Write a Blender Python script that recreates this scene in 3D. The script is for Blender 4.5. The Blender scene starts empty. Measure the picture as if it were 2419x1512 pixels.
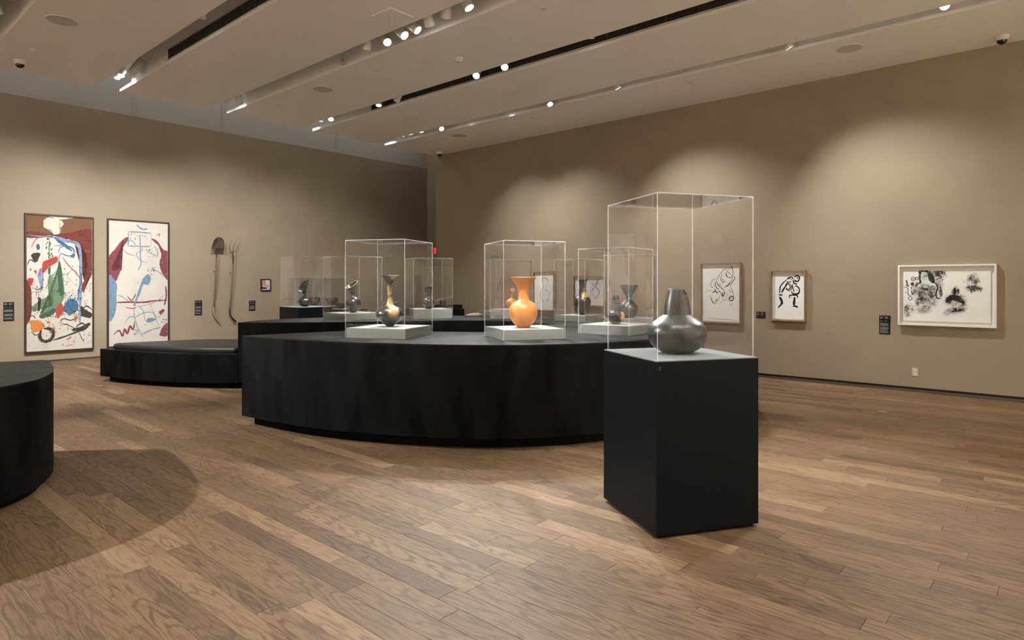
import bpy, bmesh, math, random
from mathutils import Vector, Matrix

# ------------------------------------------------------------------ camera, world, exposure
scene = bpy.context.scene
COL = scene.collection
F_PX, HOR_Y, CAM_Z = 1498.68, 670.65, 1.5
cam_d = bpy.data.cameras.new('camera')
cam_d.sensor_fit = 'HORIZONTAL'
cam_d.sensor_width = 36.0
cam_d.lens = 36.0 * F_PX / 2419.0
cam_d.shift_y = -(756.0 - HOR_Y) / 2419.0
cam_d.clip_start, cam_d.clip_end = 0.05, 100
cam = bpy.data.objects.new('camera', cam_d)
COL.objects.link(cam)
cam.location = (0, 0, CAM_Z)
cam.rotation_euler = (math.radians(90), 0, 0)
scene.camera = cam
world = bpy.data.worlds.new('world')
scene.world = world
world.use_nodes = True
world.node_tree.nodes['Background'].inputs[0].default_value = (0.02, 0.02, 0.02, 1)
vs = scene.view_settings
vs.view_transform = 'Standard'
vs.look = 'None'
vs.gamma = 1.0
vs.use_curve_mapping = False
vs.exposure = 0.80
cy = scene.cycles
cy.max_bounces = 6
cy.diffuse_bounces = 4
cy.glossy_bounces = 3
cy.transmission_bounces = 6
cy.transparent_max_bounces = 64
cy.caustics_reflective = True
cy.blur_glossy = 0.6
cy.caustics_refractive = False
cy.sample_clamp_indirect = 4.0
cy.use_denoising = True
cy.use_adaptive_sampling = True
cy.adaptive_threshold = 0.1
cy.adaptive_min_samples = 16
LIGHT_COL = (1.0, 0.975, 0.935)
POWER = 0.35                       # overall lamp level

# ------------------------------------------------------------------ room frame: u runs along the right wall, v across the room
TH = 0.8513
VX, VY = math.cos(TH), math.sin(TH)
UX, UY = -VY, VX
ROOM_ROT = math.atan2(UY, UX)     # rotation that maps local +x on u and local -y on v


def W(u, v, z=0.0):
    return Vector((UX * u + VX * v, UY * u + VY * v, z))


R = random.Random(7)

# ------------------------------------------------------------------ helpers
def lin(r, g, b):
    def f(c):
        c /= 255.0
        return c / 12.92 if c <= 0.04045 else ((c + 0.055) / 1.055) ** 2.4
    return (f(r), f(g), f(b), 1.0)


def link(o, parent=None):
    COL.objects.link(o)
    if parent is not None:
        o.parent = parent
    return o


def tag(o, label=None, cat=None, group=None, kind=None):
    if label:
        o['label'] = label
    if cat:
        o['category'] = cat
    if group:
        o['group'] = group
    if kind:
        o['kind'] = kind
    return o


def thing(name, label, cat, loc=(0, 0, 0), rz=0.0, group=None):
    o = bpy.data.objects.new(name, None)
    o.empty_display_size = 0.1
    COL.objects.link(o)
    o.location = loc
    o.rotation_euler = (0, 0, rz)
    return tag(o, label, cat, group)


def obj(name, bm, mats, parent=None, smooth=False, loc=None, rz=None, matrix=None):
    me = bpy.data.meshes.new(name)
    bm.to_mesh(me)
    bm.free()
    if not isinstance(mats, (list, tuple)):
        mats = [mats]
    for m in mats:
        me.materials.append(m)
    if smooth:
        for p in me.polygons:
            p.use_smooth = True
    o = bpy.data.objects.new(name, me)
    link(o, parent)
    if loc is not None:
        o.location = loc
    if rz is not None:
        o.rotation_euler = (0, 0, rz)
    if matrix is not None:
        o.matrix_local = matrix
    return o


def copy_tree(o, parent=None):
    c = o.copy()
    COL.objects.link(c)
    c.parent = parent
    for ch in list(o.children):
        copy_tree(ch, c)
    return c


def box(bm, x0, x1, y0, y1, z0, z1, mat=0):
    vs_ = [bm.verts.new(p) for p in ((x0, y0, z0), (x1, y0, z0), (x1, y1, z0), (x0, y1, z0),
                                     (x0, y0, z1), (x1, y0, z1), (x1, y1, z1), (x0, y1, z1))]
    fs = []
    for q in ((3, 2, 1, 0), (4, 5, 6, 7), (0, 1, 5, 4), (1, 2, 6, 5), (2, 3, 7, 6), (3, 0, 4, 7)):
        f = bm.faces.new([vs_[i] for i in q])
        f.material_index = mat
        fs.append(f)
    return fs


def bevel(bm, w, seg=2, angle=0.6):
    es = [e for e in bm.edges if len(e.link_faces) == 2 and e.calc_face_angle(0) > angle]
    bmesh.ops.bevel(bm, geom=es, offset=w, segments=seg, affect='EDGES', profile=0.5)


def ubox(bm, u0, u1, v0, v1, z0, z1):
    """box in room coordinates, written straight into world space"""
    pts = [W(u0, v0, z0), W(u1, v0, z0), W(u1, v1, z0), W(u0, v1, z0),
           W(u0, v0, z1), W(u1, v0, z1), W(u1, v1, z1), W(u0, v1, z1)]
    vv = [bm.verts.new(p) for p in pts]
    for q in ((3, 2, 1, 0), (4, 5, 6, 7), (0, 1, 5, 4), (1, 2, 6, 5), (2, 3, 7, 6), (3, 0, 4, 7)):
        bm.faces.new([vv[i] for i in q])


def cyl(bm, r, z0, z1, n=24, r1=None, cx=0, cy_=0, cap0=True, cap1=True):
    r1 = r if r1 is None else r1
    a = [bm.verts.new((cx + r * math.cos(2 * math.pi * i / n), cy_ + r * math.sin(2 * math.pi * i / n), z0)) for i in range(n)]
    b = [bm.verts.new((cx + r1 * math.cos(2 * math.pi * i / n), cy_ + r1 * math.sin(2 * math.pi * i / n), z1)) for i in range(n)]
    for i in range(n):
        j = (i + 1) % n
        bm.faces.new((a[i], a[j], b[j], b[i]))
    if cap0:
        bm.faces.new(a[::-1])
    if cap1:
        bm.faces.new(b)


def tube(bm, pts, radii, n=10, caps=True):
    pts = [Vector(p) for p in pts]
    if not isinstance(radii, (list, tuple)):
        radii = [radii] * len(pts)
    rings = []
    prev = None
    for i, p in enumerate(pts):
        d = (pts[min(i + 1, len(pts) - 1)] - pts[max(i - 1, 0)]).normalized()
        if prev is None:
            a = d.orthogonal().normalized()
        else:
            a = (prev - d * prev.dot(d)).normalized()
        prev = a
        b = d.cross(a)
        rings.append([bm.verts.new(p + (a * math.cos(2 * math.pi * k / n) + b * math.sin(2 * math.pi * k / n)) * radii[i]) for k in range(n)])
    for r0, r1 in zip(rings, rings[1:]):
        for k in range(n):
            j = (k + 1) % n
            bm.faces.new((r0[k], r0[j], r1[j], r1[k]))
    if caps:
        bm.faces.new(rings[0][::-1])
        bm.faces.new(rings[-1])


def catmull(pts, closed=False, sub=6):
    pts = [Vector(p) for p in pts]
    n = len(pts)
    if n < 3 and not closed:
        return pts
    out = []
    rng = range(n) if closed else range(n - 1)
    for i in rng:
        if closed:
            p0, p1, p2, p3 = pts[(i - 1) % n], pts[i], pts[(i + 1) % n], pts[(i + 2) % n]
        else:
            p0, p1, p2, p3 = pts[max(i - 1, 0)], pts[i], pts[i + 1], pts[min(i + 2, n - 1)]
        for k in range(sub):
            t = k / sub
            out.append(0.5 * ((2 * p1) + (-p0 + p2) * t + (2 * p0 - 5 * p1 + 4 * p2 - p3) * t * t + (-p0 + 3 * p1 - 3 * p2 + p3) * t ** 3))
    if not closed:
        out.append(pts[-1])
    return out


# ------------------------------------------------------------------ materials
def new_mat(name):
    m = bpy.data.materials.new(name)
    m.use_nodes = True
    nt = m.node_tree
    return m, nt, nt.nodes['Principled BSDF']


def N(nt, typ, **kw):
    n = nt.nodes.new(typ)
    for k, v in kw.items():
        setattr(n, k, v)
    return n


def ramp(nt, stops):
    n = nt.nodes.new('ShaderNodeValToRGB')
    cr = n.color_ramp
    while len(cr.elements) < len(stops):
        cr.elements.new(0.5)
    for e, (p, c) in zip(cr.elements, stops):
        e.position = p
        e.color = c if len(c) == 4 else (*c, 1)
    return n


def simple(name, col, rough=0.6, spec=0.5, metal=0.0, noise=0.0, scale=8.0, bump=0.0, stretch=None):
    m, nt, b = new_mat(name)
    c = col if len(col) == 4 else (*col, 1)
    b.inputs['Base Color'].default_value = c
    b.inputs['Roughness'].default_value = rough
    b.inputs['Specular IOR Level'].default_value = spec
    b.inputs['Metallic'].default_value = metal
    if noise or bump:
        tc = N(nt, 'ShaderNodeNewGeometry')
        mp = N(nt, 'ShaderNodeMapping')
        if stretch:
            mp.inputs['Scale'].default_value = stretch
        nt.links.new(tc.outputs['Position'], mp.inputs[0])
        no = N(nt, 'ShaderNodeTexNoise')
        no.inputs['Scale'].default_value = scale
        no.inputs['Detail'].default_value = 5
        nt.links.new(mp.outputs[0], no.inputs['Vector'])
        if noise:
            lo = tuple(x * (1 - noise) for x in c[:3]) + (1,)
            hi = tuple(min(1, x * (1 + noise)) for x in c[:3]) + (1,)
            rp = ramp(nt, [(0.3, lo), (0.7, hi)])
            nt.links.new(no.outputs[0], rp.inputs[0])
            nt.links.new(rp.outputs[0], b.inputs['Base Color'])
        if bump:
            bp = N(nt, 'ShaderNodeBump')
            bp.inputs['Strength'].default_value = bump
            bp.inputs['Distance'].default_value = 0.01
            nt.links.new(no.outputs[0], bp.inputs['Height'])
            nt.links.new(bp.outputs[0], b.inputs['Normal'])
    return m


def emission(name, col, strength):
    m = bpy.data.materials.new(name)
    m.use_nodes = True
    nt = m.node_tree
    nt.nodes.remove(nt.nodes['Principled BSDF'])
    e = N(nt, 'ShaderNodeEmission')
    e.inputs[0].default_value = (*col[:3], 1)
    e.inputs[1].default_value = strength
    nt.links.new(e.outputs[0], nt.nodes['Material Output'].inputs[0])
    return m


def acrylic(name, tint=(0.997, 0.997, 0.996), f0=0.016, power=4.5):
    """thin clear sheet: straight-through transmission plus Fresnel-like mirror reflection"""
    m = bpy.data.materials.new(name)
    m.use_nodes = True
    nt = m.node_tree
    nt.nodes.remove(nt.nodes['Principled BSDF'])
    tr = N(nt, 'ShaderNodeBsdfTransparent')
    tr.inputs[0].default_value = (*tint, 1)
    gl = N(nt, 'ShaderNodeBsdfGlossy')
    gl.inputs['Roughness'].default_value = 0.0
    lw = N(nt, 'ShaderNodeLayerWeight')
    lw.inputs[0].default_value = 0.5
    pw = N(nt, 'ShaderNodeMath', operation='POWER')
    pw.inputs[1].default_value = power
    mu = N(nt, 'ShaderNodeMath', operation='MULTIPLY_ADD')
    mu.inputs[1].default_value = 1 - f0
    mu.inputs[2].default_value = f0
    mix = N(nt, 'ShaderNodeMixShader')
    nt.links.new(lw.outputs['Facing'], pw.inputs[0])
    nt.links.new(pw.outputs[0], mu.inputs[0])
    nt.links.new(mu.outputs[0], mix.inputs[0])
    nt.links.new(tr.outputs[0], mix.inputs[1])
    nt.links.new(gl.outputs[0], mix.inputs[2])
    nt.links.new(mix.outputs[0], nt.nodes['Material Output'].inputs[0])
    return m


def acrylic_edge(name):
    m = bpy.data.materials.new(name)
    m.use_nodes = True
    nt = m.node_tree
    nt.nodes.remove(nt.nodes['Principled BSDF'])
    tr = N(nt, 'ShaderNodeBsdfTransparent')
    tr.inputs[0].default_value = (0.95, 0.95, 0.95, 1)
    df = N(nt, 'ShaderNodeBsdfTranslucent')
    df.inputs[0].default_value = (0.95, 0.95, 0.95, 1)
    d2 = N(nt, 'ShaderNodeBsdfDiffuse')
    d2.inputs[0].default_value = (0.95, 0.95, 0.95, 1)
    a = N(nt, 'ShaderNodeAddShader')
    mix = N(nt, 'ShaderNodeMixShader')
    mix.inputs[0].default_value = 0.14
    nt.links.new(df.outputs[0], a.inputs[0])
    nt.links.new(d2.outputs[0], a.inputs[1])
    nt.links.new(tr.outputs[0], mix.inputs[1])
    nt.links.new(a.outputs[0], mix.inputs[2])
    nt.links.new(mix.outputs[0], nt.nodes['Material Output'].inputs[0])
    return m


def plaster(name, col, var=0.08):
    m, nt, b = new_mat(name)
    g = N(nt, 'ShaderNodeNewGeometry')
    n1 = N(nt, 'ShaderNodeTexNoise')
    n1.inputs['Scale'].default_value = 0.9
    n1.inputs['Detail'].default_value = 6
    n1.inputs['Roughness'].default_value = 0.6
    nt.links.new(g.outputs['Position'], n1.inputs['Vector'])
    lo = tuple(x * (1 - var) for x in col[:3]) + (1,)
    hi = tuple(x * (1 + var) for x in col[:3]) + (1,)
    rp = ramp(nt, [(0.3, lo), (0.7, hi)])
    nt.links.new(n1.outputs[0], rp.inputs[0])
    nt.links.new(rp.outputs[0], b.inputs['Base Color'])
    b.inputs['Roughness'].default_value = 0.75
    b.inputs['Specular IOR Level'].default_value = 0.25
    n2 = N(nt, 'ShaderNodeTexNoise')
    n2.inputs['Scale'].default_value = 60
    nt.links.new(g.outputs['Position'], n2.inputs['Vector'])
    bp = N(nt, 'ShaderNodeBump')
    bp.inputs['Strength'].default_value = 0.05
    bp.inputs['Distance'].default_value = 0.005
    nt.links.new(n2.outputs[0], bp.inputs['Height'])
    nt.links.new(bp.outputs[0], b.inputs['Normal'])
    return m


def oak(name):
    m, nt, b = new_mat(name)
    g = N(nt, 'ShaderNodeNewGeometry')
    at = N(nt, 'ShaderNodeAttribute', attribute_name='tone')
    # rotate world position into plank space: x along the plank, y across it
    mp = N(nt, 'ShaderNodeVectorRotate', rotation_type='Z_AXIS')
    mp.inputs['Angle'].default_value = -ROOM_ROT
    nt.links.new(g.outputs['Position'], mp.inputs['Vector'])
    off = N(nt, 'ShaderNodeVectorMath', operation='SCALE')
    off.inputs[0].default_value = (37.0, 91.0, 53.0)
    nt.links.new(at.outputs['Fac'], off.inputs['Scale'])
    add = N(nt, 'ShaderNodeVectorMath', operation='ADD')
    nt.links.new(mp.outputs[0], add.inputs[0])
    nt.links.new(off.outputs[0], add.inputs[1])
    # cathedral grain: contour lines of a stretched noise field
    s1 = N(nt, 'ShaderNodeVectorMath', operation='MULTIPLY')
    s1.inputs[1].default_value = (1.1, 7.5, 1.0)
    nt.links.new(add.outputs[0], s1.inputs[0])
    n1 = N(nt, 'ShaderNodeTexNoise')
    n1.inputs['Scale'].default_value = 1.0
    n1.inputs['Detail'].default_value = 2.5
    n1.inputs['Roughness'].default_value = 0.45
    nt.links.new(s1.outputs[0], n1.inputs['Vector'])
    k = N(nt, 'ShaderNodeMath', operation='MULTIPLY')
    k.inputs[1].default_value = 78.0
    nt.links.new(n1.outputs[0], k.inputs[0])
    sn = N(nt, 'ShaderNodeMath', operation='SINE')
    nt.links.new(k.outputs[0], sn.inputs[0])
    gr = ramp(nt, [(0.0, (0, 0, 0)), (0.55, (0.0, 0.0, 0.0)), (1.0, (1, 1, 1))])
    h = N(nt, 'ShaderNodeMath', operation='MULTIPLY_ADD')
    h.inputs[1].default_value = 0.5
    h.inputs[2].default_value = 0.5
    nt.links.new(sn.outputs[0], h.inputs[0])
    nt.links.new(h.outputs[0], gr.inputs[0])
    # fine pores
    s2 = N(nt, 'ShaderNodeVectorMath', operation='MULTIPLY')
    s2.inputs[1].default_value = (9.0, 190.0, 1.0)
    nt.links.new(add.outputs[0], s2.inputs[0])
    n2 = N(nt, 'ShaderNodeTexNoise')
    n2.inputs['Scale'].default_value = 1.0
    n2.inputs['Detail'].default_value = 3
    nt.links.new(s2.outputs[0], n2.inputs['Vector'])
    # where the grain shows strongly
    n3 = N(nt, 'ShaderNodeTexNoise')
    n3.inputs['Scale'].default_value = 1.6
    nt.links.new(add.outputs[0], n3.inputs['Vector'])
    base = ramp(nt, [(0.0, lin(90, 71, 53)), (0.35, lin(107, 86, 65)), (0.7, lin(120, 97, 74)), (1.0, lin(142, 119, 92))])
    nt.links.new(at.outputs['Fac'], base.inputs[0])
    dark = N(nt, 'ShaderNodeMixRGB', blend_type='MULTIPLY')
    dark.inputs[2].default_value = (0.40, 0.34, 0.29, 1)
    gm = N(nt, 'ShaderNodeMath', operation='MULTIPLY')
    nt.links.new(gr.outputs[0], gm.inputs[0])
    r3 = ramp(nt, [(0.3, (0.18, 0.18, 0.18)), (0.7, (0.8, 0.8, 0.8))])
    nt.links.new(n3.outputs[0], r3.inputs[0])
    nt.links.new(r3.outputs[0], gm.inputs[1])
    nt.links.new(gm.outputs[0], dark.inputs[0])
    nt.links.new(base.outputs[0], dark.inputs[1])
    por = N(nt, 'ShaderNodeMixRGB', blend_type='MULTIPLY')
    pr = ramp(nt, [(0.38, (0.72, 0.70, 0.67)), (0.58, (1.06, 1.06, 1.06))])
    nt.links.new(n2.outputs[0], pr.inputs[0])
    por.inputs[0].default_value = 0.8
    nt.links.new(dark.outputs[0], por.inputs[1])
    nt.links.new(pr.outputs[0], por.inputs[2])
    nt.links.new(por.outputs[0], b.inputs['Base Color'])
    b.inputs['Roughness'].default_value = 0.56
    b.inputs['Specular IOR Level'].default_value = 0.2
    bp = N(nt, 'ShaderNodeBump')
    bp.inputs['Strength'].default_value = 0.12
    bp.inputs['Distance'].default_value = 0.002
    nt.links.new(n2.outputs[0], bp.inputs['Height'])
    nt.links.new(bp.outputs[0], b.inputs['Normal'])
    return m


def stained_black(name, lo, hi, rough=0.45, spec=0.4):
    """black stained plywood with cloudy vertical rubbing marks"""
    m, nt, b = new_mat(name)
    g = N(nt, 'ShaderNodeNewGeometry')
    mp = N(nt, 'ShaderNodeVectorMath', operation='MULTIPLY')
    mp.inputs[1].default_value = (3.2, 3.2, 1.1)
    nt.links.new(g.outputs['Position'], mp.inputs[0])
    n1 = N(nt, 'ShaderNodeTexNoise')
    n1.inputs['Scale'].default_value = 1.3
    n1.inputs['Detail'].default_value = 9
    n1.inputs['Roughness'].default_value = 0.68
    nt.links.new(mp.outputs[0], n1.inputs['Vector'])
    rp = ramp(nt, [(0.36, lo), (0.72, hi)])
    nt.links.new(n1.outputs[0], rp.inputs[0])
    nt.links.new(rp.outputs[0], b.inputs['Base Color'])
    rr = ramp(nt, [(0.3, (rough - 0.1,) * 3), (0.7, (rough + 0.2,) * 3)])
    nt.links.new(n1.outputs[0], rr.inputs[0])
    nt.links.new(rr.outputs[0], b.inputs['Roughness'])
    b.inputs['Specular IOR Level'].default_value = spec
    return m


def burnished(name, col, rough=0.3, spec=0.6, patches=(), patch_col=None, patch_soft=0.03, cloud=0.25):
    """burnished terracotta; patches are (x, y, z, radius) blotches in the vessel's own space"""
    m, nt, b = new_mat(name)
    tc = N(nt, 'ShaderNodeTexCoord')
    n1 = N(nt, 'ShaderNodeTexNoise')
    n1.inputs['Scale'].default_value = 9
    n1.inputs['Detail'].default_value = 4
    nt.links.new(tc.outputs['Object'], n1.inputs['Vector'])
    lo = tuple(x * (1 - cloud) for x in col[:3]) + (1,)
    hi = tuple(x * (1 + cloud) for x in col[:3]) + (1,)
    rp = ramp(nt, [(0.3, lo), (0.7, hi)])
    nt.links.new(n1.outputs[0], rp.inputs[0])
    out = rp.outputs[0]
    for (x, y, z, r) in patches:
        d = N(nt, 'ShaderNodeVectorMath', operation='DISTANCE')
        d.inputs[1].default_value = (x + 0.025, y + 0.025, z + 0.025)
        wob = N(nt, 'ShaderNodeVectorMath', operation='MULTIPLY_ADD')
        wob.inputs[1].default_value = (0.05, 0.05, 0.05)
        n2 = N(nt, 'ShaderNodeTexNoise')
        n2.inputs['Scale'].default_value = 14
        nt.links.new(tc.outputs['Object'], n2.inputs['Vector'])
        nt.links.new(n2.outputs['Color'], wob.inputs[0])
        nt.links.new(tc.outputs['Object'], wob.inputs[2])
        nt.links.new(wob.outputs[0], d.inputs[0])
        mr = N(nt, 'ShaderNodeMapRange')
        mr.inputs['From Min'].default_value = r + patch_soft
        mr.inputs['From Max'].default_value = r
        nt.links.new(d.outputs['Value'], mr.inputs['Value'])
        mx = N(nt, 'ShaderNodeMixRGB')
        mx.inputs[2].default_value = patch_col
        nt.links.new(mr.outputs[0], mx.inputs[0])
        nt.links.new(out, mx.inputs[1])
        out = mx.outputs[0]
    nt.links.new(out, b.inputs['Base Color'])
    rr = ramp(nt, [(0.3, (rough - 0.05,) * 3), (0.7, (rough + 0.1,) * 3)])
    nt.links.new(n1.outputs[0], rr.inputs[0])
    nt.links.new(rr.outputs[0], b.inputs['Roughness'])
    b.inputs['Specular IOR Level'].default_value = spec
    return m


def wash(name, col, cover=0.6, scale=14.0, rough=0.9):
    """thin watery paint: noise decides how much of the paper shows through"""
    m, nt, b = new_mat(name)
    b.inputs['Base Color'].default_value = col
    b.inputs['Roughness'].default_value = rough
    b.inputs['Specular IOR Level'].default_value = 0.1
    g = N(nt, 'ShaderNodeNewGeometry')
    n = N(nt, 'ShaderNodeTexNoise')
    n.inputs['Scale'].default_value = scale
    n.inputs['Detail'].default_value = 6
    n.inputs['Roughness'].default_value = 0.65
    nt.links.new(g.outputs['Position'], n.inputs['Vector'])
    rp = ramp(nt, [(max(0.0, 0.62 - cover * 0.55), (0, 0, 0)), (min(1.0, 0.92 - cover * 0.45), (1, 1, 1))])
    nt.links.new(n.outputs[0], rp.inputs[0])
    nt.links.new(rp.outputs[0], b.inputs['Alpha'])
    return m


def soft_wash(name, col, strength=0.8):
    """diluted ink: noise breaks up a blot that thins out towards its rim"""
    m, nt, b = new_mat(name)
    b.inputs['Base Color'].default_value = col
    b.inputs['Roughness'].default_value = 0.9
    b.inputs['Specular IOR Level'].default_value = 0.1
    g = N(nt, 'ShaderNodeNewGeometry')
    n = N(nt, 'ShaderNodeTexNoise')
    n.inputs['Scale'].default_value = 26
    n.inputs['Detail'].default_value = 8
    n.inputs['Roughness'].default_value = 0.7
    nt.links.new(g.outputs['Position'], n.inputs['Vector'])
    at = N(nt, 'ShaderNodeAttribute', attribute_name='soft')
    r = ramp(nt, [(0.36, (0, 0, 0)), (0.68, (1, 1, 1))])
    nt.links.new(n.outputs[0], r.inputs[0])
    a = N(nt, 'ShaderNodeMath', operation='MULTIPLY')
    nt.links.new(r.outputs[0], a.inputs[0])
    nt.links.new(at.outputs['Fac'], a.inputs[1])
    k = N(nt, 'ShaderNodeMath', operation='MULTIPLY', use_clamp=True)
    k.inputs[1].default_value = strength * 1.6
    nt.links.new(a.outputs[0], k.inputs[0])
    nt.links.new(k.outputs[0], b.inputs['Alpha'])
    return m


M = {}
M['wall'] = plaster('beige_plaster', (0.272, 0.224, 0.163))
M['wall_grey'] = simple('grey_upper_wall', (0.36, 0.345, 0.32), 0.7, 0.3)
M['ceiling'] = simple('ceiling_paint', (0.90, 0.90, 0.90), 0.8, 0.2)
M['slot'] = simple('slot_paint', (0.93, 0.93, 0.92), 0.8, 0.2)
M['plank'] = oak('oak_planks')
M['subfloor'] = simple('subfloor', (0.03, 0.024, 0.018), 0.9, 0.1)
M['grille_dark'] = simple('grille_void', (0.012, 0.012, 0.012), 0.8, 0.2)
M['grille_bar'] = simple('grille_bar', (0.10, 0.095, 0.085), 0.5, 0.4)
M['white_metal'] = simple('white_enamel', (0.72, 0.71, 0.68), 0.4, 0.5)
M['grey_mesh'] = simple('grey_speaker_mesh', (0.34, 0.32, 0.29), 0.7, 0.3)
M['speaker_cover'] = simple('speaker_cover', (0.56, 0.54, 0.50), 0.7, 0.3)
M['dark_glass'] = simple('dark_dome', (0.012, 0.008, 0.007), 0.12, 0.6)
M['lens'] = emission('lamp_lens', (1.0, 0.97, 0.9), 26.0)
M['lens_side'] = emission('lamp_lens_dim', (1.0, 0.97, 0.9), 7.0)
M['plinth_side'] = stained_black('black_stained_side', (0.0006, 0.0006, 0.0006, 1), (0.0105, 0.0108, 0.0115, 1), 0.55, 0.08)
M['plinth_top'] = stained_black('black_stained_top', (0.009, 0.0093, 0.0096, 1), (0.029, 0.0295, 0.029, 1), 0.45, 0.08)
M['toe'] = simple('toe_black', (0.004, 0.004, 0.004), 0.8, 0.1)
M['cushion'] = simple('black_vinyl', (0.016, 0.015, 0.0155), 0.45, 0.4, bump=0.05, scale=40)
M['riser'] = simple('pale_grey_riser', (0.26, 0.272, 0.255), 0.7, 0.3)
M['riser_black'] = simple('black_riser', (0.006, 0.006, 0.006), 0.5, 0.3)
M['slate'] = simple('slate_paint', (0.0055, 0.0070, 0.0085), 0.40, 0.08)
M['deck'] = simple('grey_deck', (0.17, 0.19, 0.20), 0.65, 0.3)
M['acrylic'] = acrylic('clear_acrylic')
M['acrylic_edge'] = acrylic_edge('acrylic_edge')
M['glazing'] = acrylic('picture_glazing', f0=0.02, power=5.0)
M['oak_frame'] = simple('oak_frame', lin(138, 112, 86), 0.5, 0.4, noise=0.2, scale=30)
M['white_frame'] = simple('white_frame', (0.75, 0.74, 0.71), 0.5, 0.4)
M['dark_frame'] = simple('dark_brown_frame', (0.035, 0.022, 0.014), 0.5, 0.4)
M['black_frame'] = simple('black_frame', (0.008, 0.008, 0.012), 0.4, 0.5)
M['mat'] = simple('mat_board', (0.88, 0.88, 0.86), 0.9, 0.1)
M['paper'] = simple('drawing_paper', (0.84, 0.86, 0.85), 0.9, 0.1, noise=0.04, scale=3)
M['paper_grey'] = simple('grey_drawing_paper', (0.66, 0.66, 0.68), 0.9, 0.1, noise=0.08, scale=6)
M['canvas'] = simple('canvas', (0.50, 0.48, 0.435), 0.9, 0.1, noise=0.04, scale=4)
M['ink'] = simple('black_ink', (0.010, 0.010, 0.011), 0.7, 0.2)
M['graphite'] = simple('graphite', (0.16, 0.16, 0.165), 0.7, 0.2)
M['label_black'] = simple('label_black', (0.008, 0.007, 0.007), 0.6, 0.2)
M['label_text'] = simple('label_text', (0.22, 0.22, 0.22), 0.7, 0.1)
M['base_black'] = simple('baseboard_black', (0.012, 0.011, 0.010), 0.5, 0.4)
M['base_brown'] = simple('baseboard_brown', (0.085, 0.07, 0.055), 0.5, 0.4)
M['rust'] = simple('rusted_iron', (0.055, 0.036, 0.024), 0.65, 0.4, noise=0.4, scale=18)
M['old_wood'] = simple('old_tool_wood', (0.17, 0.10, 0.055), 0.6, 0.4, noise=0.5, scale=14, stretch=(8, 8, 1.2))
M['old_wood_pale'] = simple('pale_tool_wood', (0.30, 0.19, 0.11), 0.6, 0.4, noise=0.3, scale=14)
M['dark_wood'] = simple('dark_tool_wood', (0.03, 0.018, 0.012), 0.4, 0.5)
M['cove'] = emission('added_wall_fill', (1.0, 0.96, 0.90), 2.3)  # glow of the strip added for the upper wall
M['exit_red'] = emission('exit_red', (0.75, 0.01, 0.03), 1.6)

# ------------------------------------------------------------------ the setting
V_R, U_L, U_E, Z_C, Z_B, V_F = 10.327, 14.7755, 11.495, 4.596, 5.026, 12.91
U0, V0 = -4.0, -5.0        # walls behind the camera
Z_TOP = 6.4


def struct(name, bm, mat, parent=None):
    o = obj(name, bm, mat, parent)
    if parent is None:
        o['kind'] = 'structure'
    return o


def ustruct(name, mat, *boxes, parent=None):
    bm = bmesh.new()
    for b in boxes:
        ubox(bm, *b)
    return struct(name, bm, mat, parent)


ustruct('wall_right', M['wall'], (U0, U_E, V_R, V_R + 0.3, 0.062, Z_C + 0.05))
ustruct('wall_left', M['wall'], (U_L, U_L + 0.16, V0, V_F, 0.03, Z_B))
ustruct('wall_left_upper', M['wall_grey'], (U_L + 0.16, U_L + 0.34, V0, V_F, 0.0, Z_TOP))
ustruct('wall_far', M['wall'], (U_E - 3.0, U_L + 0.34, V_F, V_F + 0.2, 0.0, Z_TOP))
ustruct('wall_corridor', M['wall'], (U_E - 3.2, U_E - 3.0, V_R + 0.3, V_F + 0.2, 0.0, Z_TOP))
ustruct('wall_back', M['wall'], (U0 - 0.2, U0, V0 - 0.2, V_R + 0.3, 0.0, Z_TOP))
ustruct('wall_near', M['wall'], (U0 - 0.2, U_L + 0.34, V0 - 0.2, V0, 0.0, Z_TOP))
ustruct('ceiling_upper', M['slot'], (U0 - 0.2, U_L + 0.34, V0 - 0.2, V_F + 0.2, Z_TOP, Z_TOP + 0.15))
# joints between the grey upper wall panels
for i, vv in enumerate((4.85, 6.73, 9.8)):
    ustruct('trim_%d' % (i + 1), M['grey_mesh'], (U_L + 0.145, U_L + 0.163, vv - 0.03, vv + 0.03, Z_B + 0.001, Z_TOP - 0.01))
# skirting: black double rail on the right, a thin shadow reveal on the left
bm = bmesh.new()
ubox(bm, U0, U_E, V_R + 0.012, V_R + 0.3, 0.0, 0.062)
br = struct('baseboard_right', bm, M['base_black'])
bm = bmesh.new()
ubox(bm, U0, U_E, V_R - 0.004, V_R + 0.012, 0.004, 0.028)
obj('rail', bm, M['base_brown'], br)
bm = bmesh.new()
ubox(bm, U_L + 0.012, U_L + 0.16, V0, V_F, 0.0, 0.03)
struct('baseboard_left', bm, M['base_brown'])

# ceiling: long plaster rafts with lighting slots between them
PANELS = [(-5.0, -3.83), (-3.47, -2.09), (-1.72, -0.34), (0.03, 1.42), (1.784, 3.16), (3.523, 4.878), (5.2525, 6.663), (6.996, 8.50), (8.791, V_R)]
U_BULK = 11.05
ceil = bpy.data.objects.new('ceiling', None)
COL.objects.link(ceil)
ceil['kind'] = 'structure'
for i, (a, b) in enumerate(PANELS):
    bm = bmesh.new()
    ubox(bm, U0, U_E, a, b, Z_C, Z_C + 0.045)
    obj('raft_panel', bm, M['ceiling'], ceil)
    bm = bmesh.new()
    ubox(bm, U0, U_BULK, a + 0.03, b, Z_C + 0.045, 5.25)
    obj('bulkhead', bm, M['slot'], ceil)
for (a, b), (c, d) in zip(PANELS, PANELS[1:]):
    bm = bmesh.new()
    ubox(bm, U0, U_BULK, b, c + 0.03, 5.10, 5.25)
    obj('slot_soffit', bm, M['slot'], ceil)

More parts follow.
